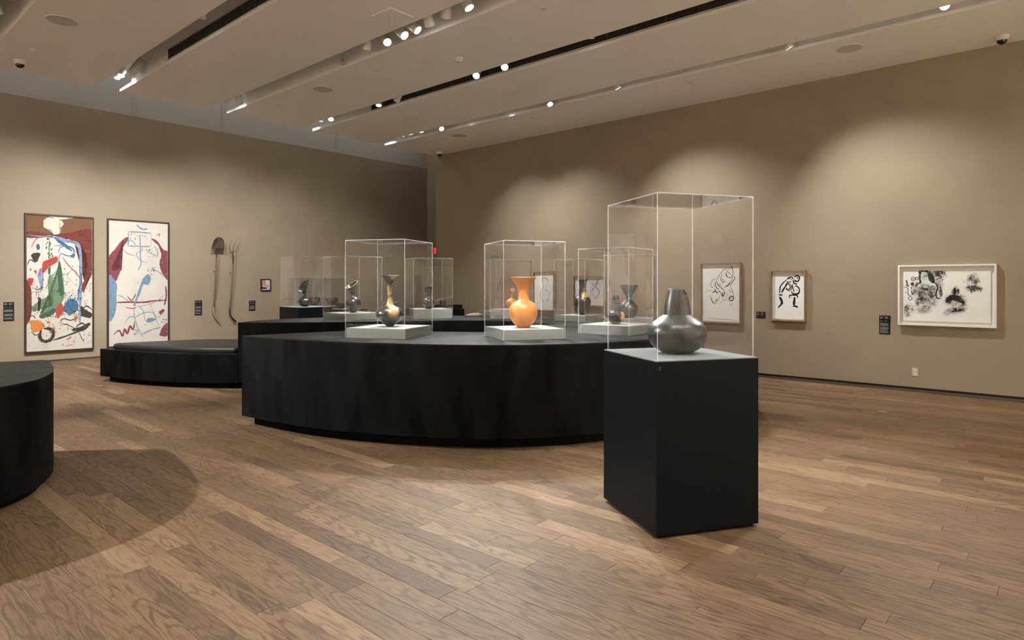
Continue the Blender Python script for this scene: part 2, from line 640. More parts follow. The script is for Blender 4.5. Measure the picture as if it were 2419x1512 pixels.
# floor: oak planks along u, the largest in view single, the rest joined
floor = ustruct('floor', M['subfloor'], (U0 - 0.2, U_L + 0.34, V0 - 0.2, V_F + 0.2, -0.12, -0.006))
PW = 0.128
planks = []
row = 0
v = V0
while v < V_F:
    u = U0 - R.random() * 1.2
    while u < U_L + 0.1:
        ln = R.choice((0.55, 0.8, 1.05, 1.3, 1.6, 1.9)) * R.uniform(0.9, 1.1)
        planks.append((max(u, U0), min(u + ln, U_L + 0.012), v, min(v + PW, V_F), min(1.0, max(0.0, R.gauss(0.5, 0.2)))))
        u += ln
    v += PW


def plank_geo(p, verts, faces):
    a, b, c, d, t = p
    g, ch = 0.0006, 0.0016
    k = len(verts)
    for z, i in ((-0.006, 0.0), (-0.0008, 0.0), (0.0, ch)):
        for (uu, vv) in ((a + g + i, c + g + i), (b - g - i, c + g + i), (b - g - i, d - g - i), (a + g + i, d - g - i)):
            verts.append(W(uu, vv, z))
    for lv in (0, 4):
        for q in range(4):
            faces.append((k + lv + (q + 1) % 4, k + lv + q, k + lv + 4 + q, k + lv + 4 + (q + 1) % 4))
    faces.append((k + 11, k + 10, k + 9, k + 8))


def plank_score(p):
    c = W((p[0] + p[1]) / 2, (p[2] + p[3]) / 2)
    if c.y < 2.2:
        return 0
    x = F_PX * c.x / c.y
    y = F_PX * CAM_Z / c.y
    if abs(x) > 1300 or y > 960:
        return 0
    # hidden behind the nearest pedestal or the big plinths
    if (c - Vector((-0.4, 8.3, 0))).length < 2.4 or (c - Vector((1.08, 4.3, 0))).length < 0.35:
        return 0
    if c.y > 4.6 and 215 < x < 580 and c.x > 0.5 and c.y < 6.6:
        return 0
    return (p[1] - p[0]) / c.y ** 3


planks.sort(key=plank_score, reverse=True)


def plank_mesh(name, group):
    verts, faces = [], []
    for p in group:
        plank_geo(p, verts, faces)
    me = bpy.data.meshes.new(name)
    me.from_pydata(verts, [], faces)
    at = me.attributes.new('tone', 'FLOAT', 'FACE')
    vals = []
    for p in group:
        vals += [p[4]] * 9
    at.data.foreach_set('value', vals)
    me.materials.append(M['plank'])
    me.update()
    bm_ = bmesh.new()
    bm_.from_mesh(me)
    bmesh.ops.recalc_face_normals(bm_, faces=bm_.faces)
    bm_.to_mesh(me)
    bm_.free()
    return me


for p in planks[:290]:
    link(bpy.data.objects.new('plank', plank_mesh('plank', [p])), floor)
rest = link(bpy.data.objects.new('planks_beyond', plank_mesh('planks_beyond', planks[290:])), floor)
rest['kind'] = 'stuff'

# ------------------------------------------------------------------ ceiling fittings
def grille(v_face, label, u_hi=9.56, u_lo=U0 + 0.02):
    t = thing('air_grille', label, 'air grille', W(u_hi, v_face, Z_C + 0.07))
    t.rotation_euler = (0, 0, ROOM_ROT)
    L = u_hi - u_lo
    # local: -x runs towards the camera along the slot, +y points into the slot (towards -v)
    bm = bmesh.new()
    box(bm, -L, 0, 0.0, 0.004, 0, 0.14)
    obj('backing', bm, M['grille_dark'], t)
    bm = bmesh.new()
    for k in range(7):
        z = 0.008 + k * 0.019
        box(bm, -L + 0.01, -0.01, 0.004, 0.016, z, z + 0.006)
    s = obj('louvre_blades', bm, M['grille_bar'], t)
    s['kind'] = 'stuff'
    n = int(L / 0.42)
    me = None
    for k in range(n):
        if me is None:
            bm = bmesh.new()
            box(bm, -0.006, 0.006, 0.002, 0.018, 0.0, 0.14)
            o = obj('mullion', bm, M['grille_bar'], t)
            me = o.data
        else:
            o = link(bpy.data.objects.new('mullion', me), t)
        o.location = (-0.02 - k * 0.42, 0, 0)
    for nm, z in (('edge_trim', -0.014), ('edge_trim', 0.14)):
        bm = bmesh.new()
        box(bm, -L, 0, 0, 0.02, z, z + 0.014)
        obj(nm, bm, M['white_metal'], t)
    return t


grille(3.553 - 0.0015, 'long black louvred air grille in the slot nearest the pair of large paintings')
grille(7.026 - 0.0015, 'long black louvred air grille in the slot behind the two glaring spotlights')


def spot_head(u, v, z, target, power, cone, group, label, blend=0.85, lit=True, length=0.26, r=0.055, dim=False):
    """cylindrical track head hanging in a slot; z is the height of its lens"""
    lens = W(u, v, z)
    d = (Vector(target) - lens).normalized()
    t = thing('track_spotlight', label, 'spotlight', lens, 0, group)
    q = d.to_track_quat('Z', 'Y')
    bm = bmesh.new()
    n = 24
    cyl(bm, r, -length, -0.012, n, cap0=True, cap1=False)
    cyl(bm, r, -0.012, 0.012, n, r1=r * 1.02, cap0=False, cap1=False)
    cyl(bm, r * 0.9, -0.085, 0.012, n, cap0=False, cap1=False)
    can = obj('can', bm, M['white_metal'], t, smooth=False)
    can.rotation_mode = 'QUATERNION'
    can.rotation_quaternion = q
    for p in can.data.polygons:
        p.use_smooth = len(p.vertices) == 4
    bm = bmesh.new()
    cyl(bm, r * 0.88, -0.085, -0.078, n)
    ln = obj('lens', bm, (M['lens_side'] if dim else M['lens']) if lit else M['grey_mesh'], t)
    ln.rotation_mode = 'QUATERNION'
    ln.rotation_quaternion = q
    top = -d * (length * 0.62)
    bm = bmesh.new()
    zt = 5.085 - z
    tube(bm, [(top.x, top.y, top.z), (top.x, top.y, min(zt - 0.04, top.z + 0.10)), (top.x, top.y, zt)], 0.009, 8)
    obj('stem', bm, M['white_metal'], t)
    bm = bmesh.new()
    box(bm, top.x - 0.05, top.x + 0.05, top.y - 0.018, top.y + 0.018, zt - 0.03, zt)
    obj('adapter', bm, M['white_metal'], t)
    if lit:
        ld = bpy.data.lights.new('lamp', 'SPOT')
        ld.energy = power * POWER
        ld.color = LIGHT_COL
        ld.spot_size = math.radians(cone)
        ld.spot_blend = blend
        ld.shadow_soft_size = 0.035
        lo = bpy.data.objects.new('lamp', ld)
        COL.objects.link(lo)
        lo.parent = t
        lo.rotation_mode = 'QUATERNION'
        lo.rotation_quaternion = d.to_track_quat('-Z', 'Y')
        lo.location = d * 0.03
    return t


G1 = ('spotlights in the slot nearest the large paintings', 'white spotlight in the slot nearest the paintings, ')
G2 = ('spotlights in the slot by the round smoke detector', 'white spotlight in the slot by the smoke detector, ')
G3 = ('spotlights in the grilled slot over the ring plinth', 'white spotlight in the slot above the ring plinth, ')
G4 = ('spotlights in the slot beside the right wall', 'white spotlight in the slot along the drawings wall, ')
G5 = ('spotlights in the slots over the entrance', 'white track spotlight among the key lamps and added, unseen fill lamps')


def LW(v_, z):
    return W(U_L, v_, z)


def RW(u_, z):
    return W(u_, V_R, z)


A_, B_, C_ = Vector((-1.29, 6.72, 1.1)), Vector((0.12, 6.55, 1.1)), Vector((-2.5, 9.97, 1.1))
D_, E_, F_ = Vector((-4.09, 12.58, 1.1)), Vector((-1.36, 10.32, 1.1)), Vector((-0.02, 10.33, 1.1))
G_, H_, I_ = Vector((1.02, 9.53, 1.1)), Vector((1.17, 7.13, 1.1)), Vector((1.62, 8.75, 1.1))
P_ = Vector((1.08, 4.16, 1.1))
for (u, v, z, tgt, pw, cone, g, kw) in [
    # slot 1: wall washers for the large paintings
    (11.04, 3.34, 4.70, LW(3.1, 1.5), 690, 74, G1, {'part': 'aimed at the brown-topped painting'}),
    (10.86, 3.34, 4.69, LW(4.3, 1.6), 690, 74, G1, {'part': 'aimed between the two large paintings'}),
    (10.67, 3.30, 4.69, LW(5.6, 1.7), 690, 74, G1, {'part': 'aimed at the white painting'}),
    (10.56, 3.40, 4.67, LW(2.0, 1.5), 620, 74, G1, {'part': 'turned away beside the lamp cluster'}),
    (7.87, 3.30, 4.72, Vector((-5.2, 9.9, 0.5)), 420, 70, G1, {'part': 'standing alone beside the black grille'}),
    # slot 2
    (10.95, 5.02, 4.63, LW(6.4, 1.7), 690, 74, G2, {'part': 'small, at the open slot end'}),
    (10.72, 5.12, 4.62, LW(7.9, 1.6), 430, 74, G2, {'part': 'larger, at the open slot end'}),
    (6.56, 5.06, 4.60, Vector((0.9, 4.0, 0)), 1100, 60, G2, {'part': 'glaring, first past the control box'}),
    (6.22, 5.06, 4.60, Vector((2.6, 5.4, 0.2)), 600, 50, G2, {'r': 0.06, 'length': 0.28, 'part': 'second past the control box'}),
    (5.97, 5.06, 4.60, Vector((3.2, 6.6, 0)), 360, 80, G2, {'r': 0.06, 'length': 0.28, 'part': 'third past the control box'}),
    (5.74, 5.06, 4.60, F_, 1500, 34, G2, {'dim': True, 'r': 0.06, 'length': 0.28, 'part': 'fourth past the control box'}),
    (5.46, 5.06, 4.62, E_, 1500, 34, G2, {'dim': True, 'r': 0.06, 'length': 0.28, 'part': 'fifth past the control box'}),
    (5.08, 5.06, 4.62, Vector((2.0, 6.4, 0)), 360, 84, G2, {'r': 0.06, 'length': 0.28, 'part': 'sixth past the control box'}),
    # slot 3
    (11.20, 6.83, 4.68, LW(9.2, 1.6), 320, 70, G3, {'part': 'outermost at the open slot end'}),
    (10.94, 6.83, 4.68, D_, 1500, 36, G3, {'part': 'second from the open slot end'}),
    (10.58, 6.83, 4.65, C_, 1200, 40, G3, {'part': 'third from the open slot end'}),
    (9.09, 6.83, 4.64, C_ + Vector((0.3, 0.3, 0)), 1200, 40, G3, {'part': 'small, at the grille start'}),
    (6.66, 6.79, 4.62, A_ + Vector((0.2, -1.4, -0.9)), 1600, 62, G3, {'part': 'glaring, nearer the grille start'}),
    (6.09, 6.79, 4.62, B_ + Vector((0.3, -1.5, -0.9)), 1600, 62, G3, {'part': 'glaring, farther along the grille'}),
    (4.64, 6.83, 4.68, G_, 1500, 40, G3, {'dim': True, 'part': 'half hidden, past both glaring lamps'}),
    # slot 4
    (11.06, 8.65, 4.68, LW(10.4, 1.6), 120, 70, G4, {'part': 'outermost at the open slot end'}),
    (10.70, 8.65, 4.68, Vector((-3.5, 13.4, 1.0)), 380, 44, G4, {'part': 'second from the open slot end'}),
    (10.42, 8.65, 4.66, Vector((-1.5, 14.0, 1.1)), 380, 40, G4, {'part': 'third from the open slot end'}),
    (10.08, 8.65, 4.68, E_, 700, 40, G4, {'part': 'fourth from the open slot end'}),
    (9.46, 8.65, 4.62, F_ + Vector((0, -0.2, 0)), 1000, 46, G4, {'part': 'glaring, beside the far round speaker'}),
    (8.77, 8.65, 4.66, RW(8.3, 0.9), 480, 84, G4, {'blend': 1.0, 'dim': True, 'part': 'tiny, just past the glaring lamp'}),
    (7.73, 8.65, 4.67, RW(7.1, 0.9), 480, 84, G4, {'blend': 1.0, 'dim': True, 'part': 'tiny, second past the glaring lamp'}),
    (6.71, 8.65, 4.60, I_, 1200, 42, G4, {'part': 'larger, third past the glaring lamp'}),
    (5.35, 8.65, 4.60, RW(4.3, 0.7), 800, 88, G4, {'blend': 1.0, 'part': 'larger, fourth past the glaring lamp'}),
    (2.75, 8.65, 4.60, RW(1.25, 0.7), 860, 88, G4, {'blend': 1.0, 'part': 'above the near round speaker'}),
    (1.05, 8.65, 4.66, Vector((1.3, 4.2, 0)), 1100, 60, G4, {'part': 'last before the frame edge'}),
]:
    part = kw.pop('part')
    spot_head(u, v, z, tgt, pw, cone, g[0], g[1] + part, **kw)
# heads outside the frame: cases, near floor, and lamps added for fill
for (u, v, z, tgt, pw, cone, blend) in [
    (10.2, -1.90, 4.62, Vector((-2.6, 4.8, 0)), 5200, 54, 0.5),
    (8.2, 1.60, 4.62, Vector((-5.2, 4.3, 0.8)), 1000, 40, 0.9),
    (9.3, 1.60, 4.62, Vector((-5.6, 9.6, 0)), 2300, 66, 0.9),  # this head and the next are added to brighten the left floor
    (10.4, 1.60, 4.62, Vector((-8.2, 11.6, 0)), 1300, 60, 0.9),
    (4.3, 3.34, 4.62, A_, 1500, 30, 0.7),
    (5.6, 3.34, 4.62, A_, 900, 30, 0.7),
    (3.3, 3.34, 4.62, B_, 1300, 28, 0.7),
    (1.9, 3.34, 4.62, B_, 900, 28, 0.7),
    (2.1, 5.06, 4.62, H_, 1400, 30, 0.7),
    (1.2, 5.06, 4.62, I_, 1500, 28, 0.7),
    (7.0, 5.06, 4.62, C_, 1500, 30, 0.7),
    (8.6, 6.83, 4.62, D_, 1500, 28, 0.7),
    (1.0, 1.60, 4.62, P_, 600, 34, 0.7),
    (-0.4, 3.34, 4.62, P_, 500, 34, 0.7),
    (6.2, 1.60, 4.62, Vector((-1.6, 3.6, 0)), 150, 96, 0.9),  # three wide heads added as general floor fill
    (1.5, 6.83, 4.62, Vector((3.4, 3.4, 0)), 180, 96, 0.9),
    (2.6, 3.34, 4.62, Vector((0.9, 2.4, 0)), 120, 96, 0.9),
    (9.5, -1.90, 4.66, W(9.0, V0, 2.3), 9000, 88, 0.8),  # six unseen washers added to fill the room with bounced light
    (5.5, -1.90, 4.66, W(5.0, V0, 2.3), 9000, 88, 0.8),
    (1.5, -1.90, 4.66, W(1.0, V0, 2.3), 9000, 88, 0.8),
    (-0.8, 1.60, 4.66, W(U0, 1.0, 2.3), 9000, 88, 0.8),
    (-0.8, 5.06, 4.66, W(U0, 4.8, 2.3), 9000, 88, 0.8),
    (-0.8, 8.65, 4.66, W(U0, 8.2, 2.3), 9000, 88, 0.8),
]:
    spot_head(u, v, z, tgt, pw, cone, G5[0], G5[1], blend)
for i, vv in enumerate((-1.90, 1.60, 3.34, 5.06, 6.83, 8.65)):
    bm = bmesh.new()
    ubox(bm, U0 + 0.05, 11.04, vv - 0.02, vv + 0.02, 5.075, 5.1)
    struct('trim_%d' % (i + 10), bm, M['white_metal'])
# unseen glowing strip added above the rafts to brighten the grey upper wall
bm = bmesh.new()
ubox(bm, 14.05, 14.35, V0 + 0.3, V_F - 0.3, Z_TOP - 0.05, Z_TOP - 0.001)
cv = struct('trim_20', bm, M['cove'])

# flush speakers, sprinkler covers, detector, hatch, cameras
def disc_fit(name, label, cat, group, u, v, r, mat, t_=0.006):
    o = thing(name, label, cat, W(u, v, Z_C), 0, group)
    bm = bmesh.new()
    cyl(bm, r, -t_, 0.0, 36)
    obj('cover', bm, mat, o)
    bm = bmesh.new()
    n = 36
    for k in range(n):
        a0, a1 = 2 * math.pi * k / n, 2 * math.pi * (k + 1) / n
        q = [bm.verts.new((rr * math.cos(a), rr * math.sin(a), zz)) for rr, a, zz in
             ((r, a0, -t_), (r, a1, -t_), (r * 1.05, a1, -t_ * 1.2), (r * 1.05, a0, -t_ * 1.2))]
        bm.faces.new(q)
        q2 = [bm.verts.new((rr * math.cos(a), rr * math.sin(a), zz)) for rr, a, zz in
              ((r * 1.05, a0, -t_ * 1.2), (r * 1.05, a1, -t_ * 1.2), (r * 1.05, a1, 0), (r * 1.05, a0, 0))]
        bm.faces.new(q2)
    obj('rim', bm, M['ceiling'], o)
    return o


SP = 'flush grey ceiling speakers'
for u, v, lab in [(8.89, 2.12, 'round flush ceiling speaker on the panel above the dripped abstract painting'),
                  (8.91, 5.61, 'round flush ceiling speaker between two lighting slots near the grey wall'),
                  (2.16, 9.19, 'round flush ceiling speaker above the white framed ink drawing'),
                  (9.55, 9.23, 'round flush ceiling speaker near the far corner of the right wall')]:
    disc_fit('ceiling_speaker', lab, 'speaker', SP, u, v, 0.155, M['speaker_cover'])
for u, v in [(10.31, 2.13), (10.33, 5.62), (7.53, 5.60), (4.43, 5.60), (4.36, 9.15), (7.50, 9.14), (10.40, 9.16), (1.19, 9.12)]:
    disc_fit('sprinkler_cover', 'small round white sprinkler cover plate on the ceiling', 'sprinkler', 'sprinkler cover plates', u, v, 0.036, M['white_metal'], 0.004)
sd = thing('smoke_detector', 'white round smoke detector on the ceiling between two lighting slots', 'detector', W(6.29, 6.07, Z_C))
bm = bmesh.new()
cyl(bm, 0.056, -0.03, 0, 28, r1=0.06)
obj('base', bm, M['white_metal'], sd)
bm = bmesh.new()
cyl(bm, 0.036, -0.05, -0.03, 24, r1=0.05)
obj('sensor_cap', bm, M['white_metal'], sd)
hp = thing('access_hatch', 'square white ceiling hatch plate with small screw holes', 'hatch', W(5.87, 4.61, Z_C), 0)
hp.rotation_euler = (0, 0, ROOM_ROT)
bm = bmesh.new()
box(bm, -0.17, 0.17, -0.17, 0.17, -0.012, 0)
bevel(bm, 0.003, 1)
obj('plate', bm, M['ceiling'], hp)
for (x, y) in ((-0.12, -0.12), (0.12, -0.12), (-0.12, 0.12), (0.12, 0.12), (-0.05, 0), (0.05, 0.02), (0, 0.06), (0.0, -0.05)):
    bm = bmesh.new()
    cyl(bm, 0.006, -0.014, -0.012, 10, cx=x, cy_=y)
    obj('screw', bm, M['grey_mesh'], hp)


def dome_cam(u, v, label, s=1.0):
    t = thing('dome_camera', label, 'camera', W(u, v, Z_C), 0, 'dome security cameras')
    bm = bmesh.new()
    cyl(bm, 0.062 * s, -0.055 * s, 0, 28, r1=0.078 * s)
    obj('housing', bm, M['white_metal'], t, smooth=False)
    bm = bmesh.new()
    bmesh.ops.create_uvsphere(bm, u_segments=20, v_segments=12, radius=0.052 * s)
    for vv in list(bm.verts):
        if vv.co.z > 0.001:
            bm.verts.remove(vv)
    bmesh.ops.translate(bm, verts=bm.verts, vec=(0, 0, -0.052 * s))
    obj('dome', bm, M['dark_glass'], t, smooth=True)


dome_cam(10.93, 2.12, 'white dome camera on the ceiling panel edge above the two large paintings')
dome_cam(0.62, 10.0, 'white dome camera where the ceiling meets the right wall above the white framed drawing')
dome_cam(11.09, 10.08, 'white dome camera by the far end of the right wall')
cb = thing('control_box', 'small white square control box inside a ceiling slot', 'box', W(7.83, 5.281, Z_C + 0.06))
cb.rotation_euler = (0, 0, ROOM_ROT)
bm = bmesh.new()
box(bm, -0.06, 0.06, 0, 0.03, 0, 0.14)
bevel(bm, 0.004, 1)
obj('case', bm, M['white_metal'], cb)
bm = bmesh.new()
box(bm, -0.008, 0.008, 0.03, 0.034, 0.05, 0.07)
obj('sensor', bm, M['dark_glass'], cb)

# ------------------------------------------------------------------ plinths
def smooth_outline(runs):
    """runs of points; each run is smoothed, corners stay sharp where runs meet"""
    out = []
    for r in runs:
        p = catmull([(x, y, 0) for x, y in r], False, 7)
        out += p[:-1]
    return out


def inset(poly, d):
    n = len(poly)
    area = sum(poly[i].x * poly[(i + 1) % n].y - poly[(i + 1) % n].x * poly[i].y for i in range(n))
    s = 1 if area > 0 else -1
    out = []
    for i in range(n):
        a = (poly[i] - poly[i - 1]).normalized()
        b = (poly[(i + 1) % n] - poly[i]).normalized()
        na, nb = Vector((-a.y, a.x, 0)) * s, Vector((-b.y, b.x, 0)) * s
        m = (na + nb)
        m = m / max(0.5, m.dot(na)) if m.length > 1e-6 else na
        out.append(poly[i] + m * d)
    return out


def prism(bm, poly, z0, z1, top=True, bottom=True):
    n = len(poly)
    a = [bm.verts.new((p.x, p.y, z0)) for p in poly]
    b = [bm.verts.new((p.x, p.y, z1)) for p in poly]
    for i in range(n):
        j = (i + 1) % n
        bm.faces.new((a[i], a[j], b[j], b[i]))
    if top:
        bm.faces.new(b)
    if bottom:
        bm.faces.new(a[::-1])
    bmesh.ops.recalc_face_normals(bm, faces=bm.faces)


def plinth(name, label, runs, z_top, toe_h, toe_in, loc, cat='plinth'):
    poly = smooth_outline(runs)
    poly = [p - Vector((loc[0], loc[1], 0)) for p in poly]
    t = thing(name, label, cat, (loc[0], loc[1], 0))
    bm = bmesh.new()
    prism(bm, inset(poly, toe_in), 0.0, toe_h, top=False)
    obj('toe_kick', bm, M['toe'], t)
    bm = bmesh.new()
    prism(bm, poly, toe_h, z_top - 0.012)
    obj('body', bm, M['plinth_side'], t)
    bm = bmesh.new()
    prism(bm, poly, z_top - 0.012, z_top)
    obj('top', bm, M['plinth_top'], t)
    return t, poly


ZT = 0.95
RING = [[(-2.87, 6.74), (-2.2, 6.30), (-1.6, 6.02), (-0.81, 5.79), (-0.42, 5.73), (-0.02, 5.72), (0.49, 5.81), (0.90, 5.98),
         (1.35, 6.24), (1.8, 6.62), (2.13, 7.15), (2.36, 7.8), (2.48, 8.4), (2.42, 9.1), (2.1, 9.8), (1.5, 10.35), (0.53, 10.75),
         (-0.2, 10.95), (-0.91, 11.0), (-1.8, 10.95), (-2.5, 10.75), (-3.11, 10.39), (-3.62, 9.89), (-3.83, 9.5), (-3.90, 9.03)],
        [(-3.90, 9.03), (-3.43, 9.02), (-2.42, 9.16), (-1.75, 9.38), (-1.195, 9.52), (-0.7, 9.57), (-0.30, 9.5), (0.15, 9.2),
         (0.55, 8.7), (0.70, 8.15), (0.55, 7.7), (0.2, 7.38), (-0.32, 7.25), (-0.918, 7.33), (-1.4, 7.42), (-1.97, 7.43)],
        [(-1.97, 7.43), (-2.87, 6.74)]]
ring, _ = plinth('ring_plinth', 'large black curved ring-shaped plinth carrying the cased vessels', RING, ZT, 0.10, 0.10, (-0.5, 8.4))
LEFT = [[(-4.195, 5.682), (-4.05, 5.56), (-3.87, 5.34), (-3.70, 5.12), (-3.53, 4.87), (-3.40, 4.583), (-3.364, 4.386), (-3.38, 4.15),
         (-3.48, 3.85), (-3.8, 3.4), (-4.4, 3.0), (-5.3, 2.8)],
        [(-5.3, 2.8), (-6.1, 3.6)], [(-6.1, 3.6), (-6.0, 4.64)], [(-6.0, 4.64), (-4.195, 5.682)]]
plinth('curved_plinth', 'empty black curved plinth with rounded end, cut off by the frame', LEFT, 0.82, 0.05, 0.05, (-4.8, 4.2))
BENCH = [[(-6.36, 9.80), (-5.75, 9.48), (-5.01, 9.20), (-4.4, 9.09), (-3.917, 9.05)],
         [(-3.917, 9.05), (-3.852, 9.51), (-3.65, 9.92), (-3.60, 9.99)],
         [(-3.60, 9.99), (-4.15, 10.48), (-4.52, 10.58), (-4.91, 10.62), (-5.3, 10.48), (-5.75, 10.2)],
         [(-5.75, 10.2), (-6.36, 9.80)]]
bench, bp_ = plinth('bench', 'low black curved bench with a black padded seat beside the ring plinth', BENCH, 0.50, 0.08, 0.11, (-5.0, 9.7), 'bench')
bm = bmesh.new()
cush = inset(bp_, 0.05)
for _ in range(6):                      # round the corners of the pad
    cush = [(cush[i - 1] + cush[i] * 2 + cush[(i + 1) % len(cush)]) / 4 for i in range(len(cush))]
levels = [(0.50, 0.0), (0.53, -0.012), (0.556, -0.010), (0.573, 0.004), (0.583, 0.022), (0.586, 0.05)]
rings_ = [[bm.verts.new((q.x, q.y, z)) for q in inset(cush, d)] for z, d in levels]
for r0, r1 in zip(rings_, rings_[1:]):
    for i in range(len(r0)):
        j = (i + 1) % len(r0)
        bm.faces.new((r0[i], r0[j], r1[j], r1[i]))
cm = sum((v_.co for v_ in rings_[-1]), Vector()) / len(rings_[-1])
cv_ = bm.verts.new((cm.x, cm.y, 0.588))
for i in range(len(rings_[-1])):
    bm.faces.new((rings_[-1][i], rings_[-1][(i + 1) % len(rings_[-1])], cv_))
bmesh.ops.recalc_face_normals(bm, faces=bm.faces)
obj('seat_cushion', bm, M['cushion'], bench, smooth=True)


def pedestal(label, cx, cy_, rot, side, h, deck=True, mat='slate', group=None):
    t = thing('pedestal', label, 'pedestal', (cx, cy_, 0), rot, group)
    s = side / 2
    bm = bmesh.new()
    box(bm, -s + 0.025, s - 0.025, -s + 0.025, s - 0.025, 0, 0.02)
    obj('plinth_foot', bm, M['toe'], t)
    bm = bmesh.new()
    box(bm, -s, s, -s, s, 0.02, h - 0.006)
    bevel(bm, 0.002, 1)
    obj('body', bm, M[mat], t)
    bm = bmesh.new()
    box(bm, -s + 0.003, s - 0.003, -s + 0.003, s - 0.003, h - 0.006, h)
    obj('deck', bm, M['deck' if deck else mat], t)
    bm = bmesh.new()
    box(bm, -s + 0.012, -s + 0.032, -s - 0.004, -s, h - 0.055, h - 0.032)
    obj('lock', bm, M['base_black'], t)
    return t


pedestal('tall dark slate pedestal standing alone in front, carrying the grey gourd vessel', 1.079, 4.157, 0.2992, 0.7102, 1.047)
pedestal('dark slate pedestal behind the ring plinth carrying the leaf-mouthed vessel', -4.09, 12.577, 0.834, 0.72, 1.05)
pedestal('dark grey pedestal behind the slanted-mouth vessel with a black bowl on top', -3.50, 13.52, 0.8, 0.60, 0.975, mat='plinth_side')
pedestal('black pedestal near the far end of the right wall with a tilted tray', -1.52, 14.0, 0.82, 0.66, 0.947, deck=False, mat='riser_black')


def riser(label, cx, cy_, rot, side, z0, z1, mat='riser'):
    o = thing('display_riser', label, 'riser', (cx, cy_, z0), rot)
    s = side / 2
    bm = bmesh.new()
    box(bm, -s, s, -s, s, 0, z1 - z0 - 0.012)
    obj('body', bm, M[mat], o)
    bm = bmesh.new()
    box(bm, -s, s, -s, s, z1 - z0 - 0.012, z1 - z0)
    obj('top_panel', bm, M[mat], o)


def bonnet(label, cx, cy_, rot, side, z0, z1, th=0.006, side_y=None):
    """five-sided clear acrylic cover"""
    t = thing('acrylic_cover', label, 'display case', (cx, cy_, z0), rot, 'clear acrylic covers')
    s, h = side / 2, z1 - z0
    sy = (side_y or side) / 2

    def pane(x0, x1, y0, y1, za, zb, thin):
        bm = bmesh.new()
        fs = box(bm, x0, x1, y0, y1, za, zb)
        for f in fs:
            f.normal_update()
            ax = max(range(3), key=lambda i: abs(f.normal[i]))
            f.material_index = 0 if ax == thin else 1
        obj('pane', bm, [M['acrylic'], M['acrylic_edge']], t)
    pane(-s, s, -sy, -sy + th, 0, h - th, 1)
    pane(-s, s, sy - th, sy, 0, h - th, 1)
    pane(-s, -s + th, -sy + th, sy - th, 0, h - th, 0)
    pane(s - th, s, -sy + th, sy - th, 0, h - th, 0)
    pane(-s, s, -sy, sy, h - th, h, 2)
    return t


CASES = [  # key, cx, cy, rot, side, riser top, cover top, label stem
    ('A', -1.289, 6.722, -0.2988, 0.674, 1.048, 1.949, 'the trumpet-necked vessel with loop handles'),
    ('B', 0.120, 6.550, 0.334, 0.653, 1.050, 1.924, 'the large orange vessel'),
    ('C', -2.508, 9.971, 0.797, 0.657, 1.050, 1.923, 'the slanted-mouth black vessel'),
    ('E', -1.359, 10.318, 0.379, 0.640, 1.098, 1.911, 'the small black vessel with a flat flared rim'),
    ('F', -0.020, 10.330, 0.030, 0.680, 1.090, 1.880, 'the small orange vessel with a disc mouth'),
    ('G', 1.000, 9.530, 0.931, 0.530, 1.035, 1.865, 'the tall black bottle vessel'),
    ('H', 1.168, 7.129, 0.943, 0.620, 1.049, 1.890, 'the small black vessel with an orange patch'),
    ('I', 1.640, 8.750, -0.300, 0.660, 1.030, 1.890, 'the hourglass black vessel'),
]
for k, cx, cy_, rot, side, zr, zc, stem in CASES:
    riser('pale grey display riser under ' + stem, cx, cy_, rot, side - 0.02, ZT, zr)
    bonnet('clear acrylic cover over ' + stem, cx, cy_, rot, side, ZT, zc)
bonnet('tall clear acrylic cover over the grey gourd vessel on the lone pedestal', 1.079, 4.157, 0.2992, 0.672, 1.047, 2.042)
bonnet('clear acrylic cover over the leaf-mouthed vessel on its slate pedestal', -4.09, 12.577, 0.834, 0.69, 1.05, 2.03)
riser('low black riser under the tilted tray', -1.52, 14.0, 0.82, 0.60, 0.947, 1.04, 'riser_black')
bonnet('clear acrylic cover over the tilted tray near the right wall', -1.52, 14.0, 0.82, 0.64, 0.947, 1.86)

# ------------------------------------------------------------------ vessels
def lathe(bm, prof, n=56, inner=None, squash=None):
    """prof: (radius, z) from the foot up to the rim; inner: extra (radius, z) going back down inside"""
    pts = catmull([(r, 0, z) for r, z in prof], False, 4)
    pts = [(max(p.x, 0.001), p.z) for p in pts]
    rim_r, rim_z = pts[-1]
    ins = [(rim_r - 0.003, rim_z + 0.002), (rim_r - 0.007, rim_z - 0.002)]
    k = len(pts) - 2
    depth = rim_z - 0.55 * (rim_z - pts[0][1])
    while k > 0 and pts[k][1] > depth and pts[k][0] > 0.014:
        ins.append((pts[k][0] - 0.007, pts[k][1] + 0.001))
        k -= 1
    full = pts + ins
    rings = []
    for r, z in full:
        ring_ = []
        for i in range(n):
            a = 2 * math.pi * i / n
            x, y = r * math.cos(a), r * math.sin(a)
            if squash:
                x, y, z2 = squash(x, y, z)
                ring_.append(bm.verts.new((x, y, z2)))
            else:
                ring_.append(bm.verts.new((x, y, z)))
        rings.append(ring_)
    for a, b in zip(rings, rings[1:]):
        for i in range(n):
            j = (i + 1) % n
            bm.faces.new((a[i], a[j], b[j], b[i]))
    bm.faces.new(rings[0][::-1])
    bm.faces.new(rings[-1])


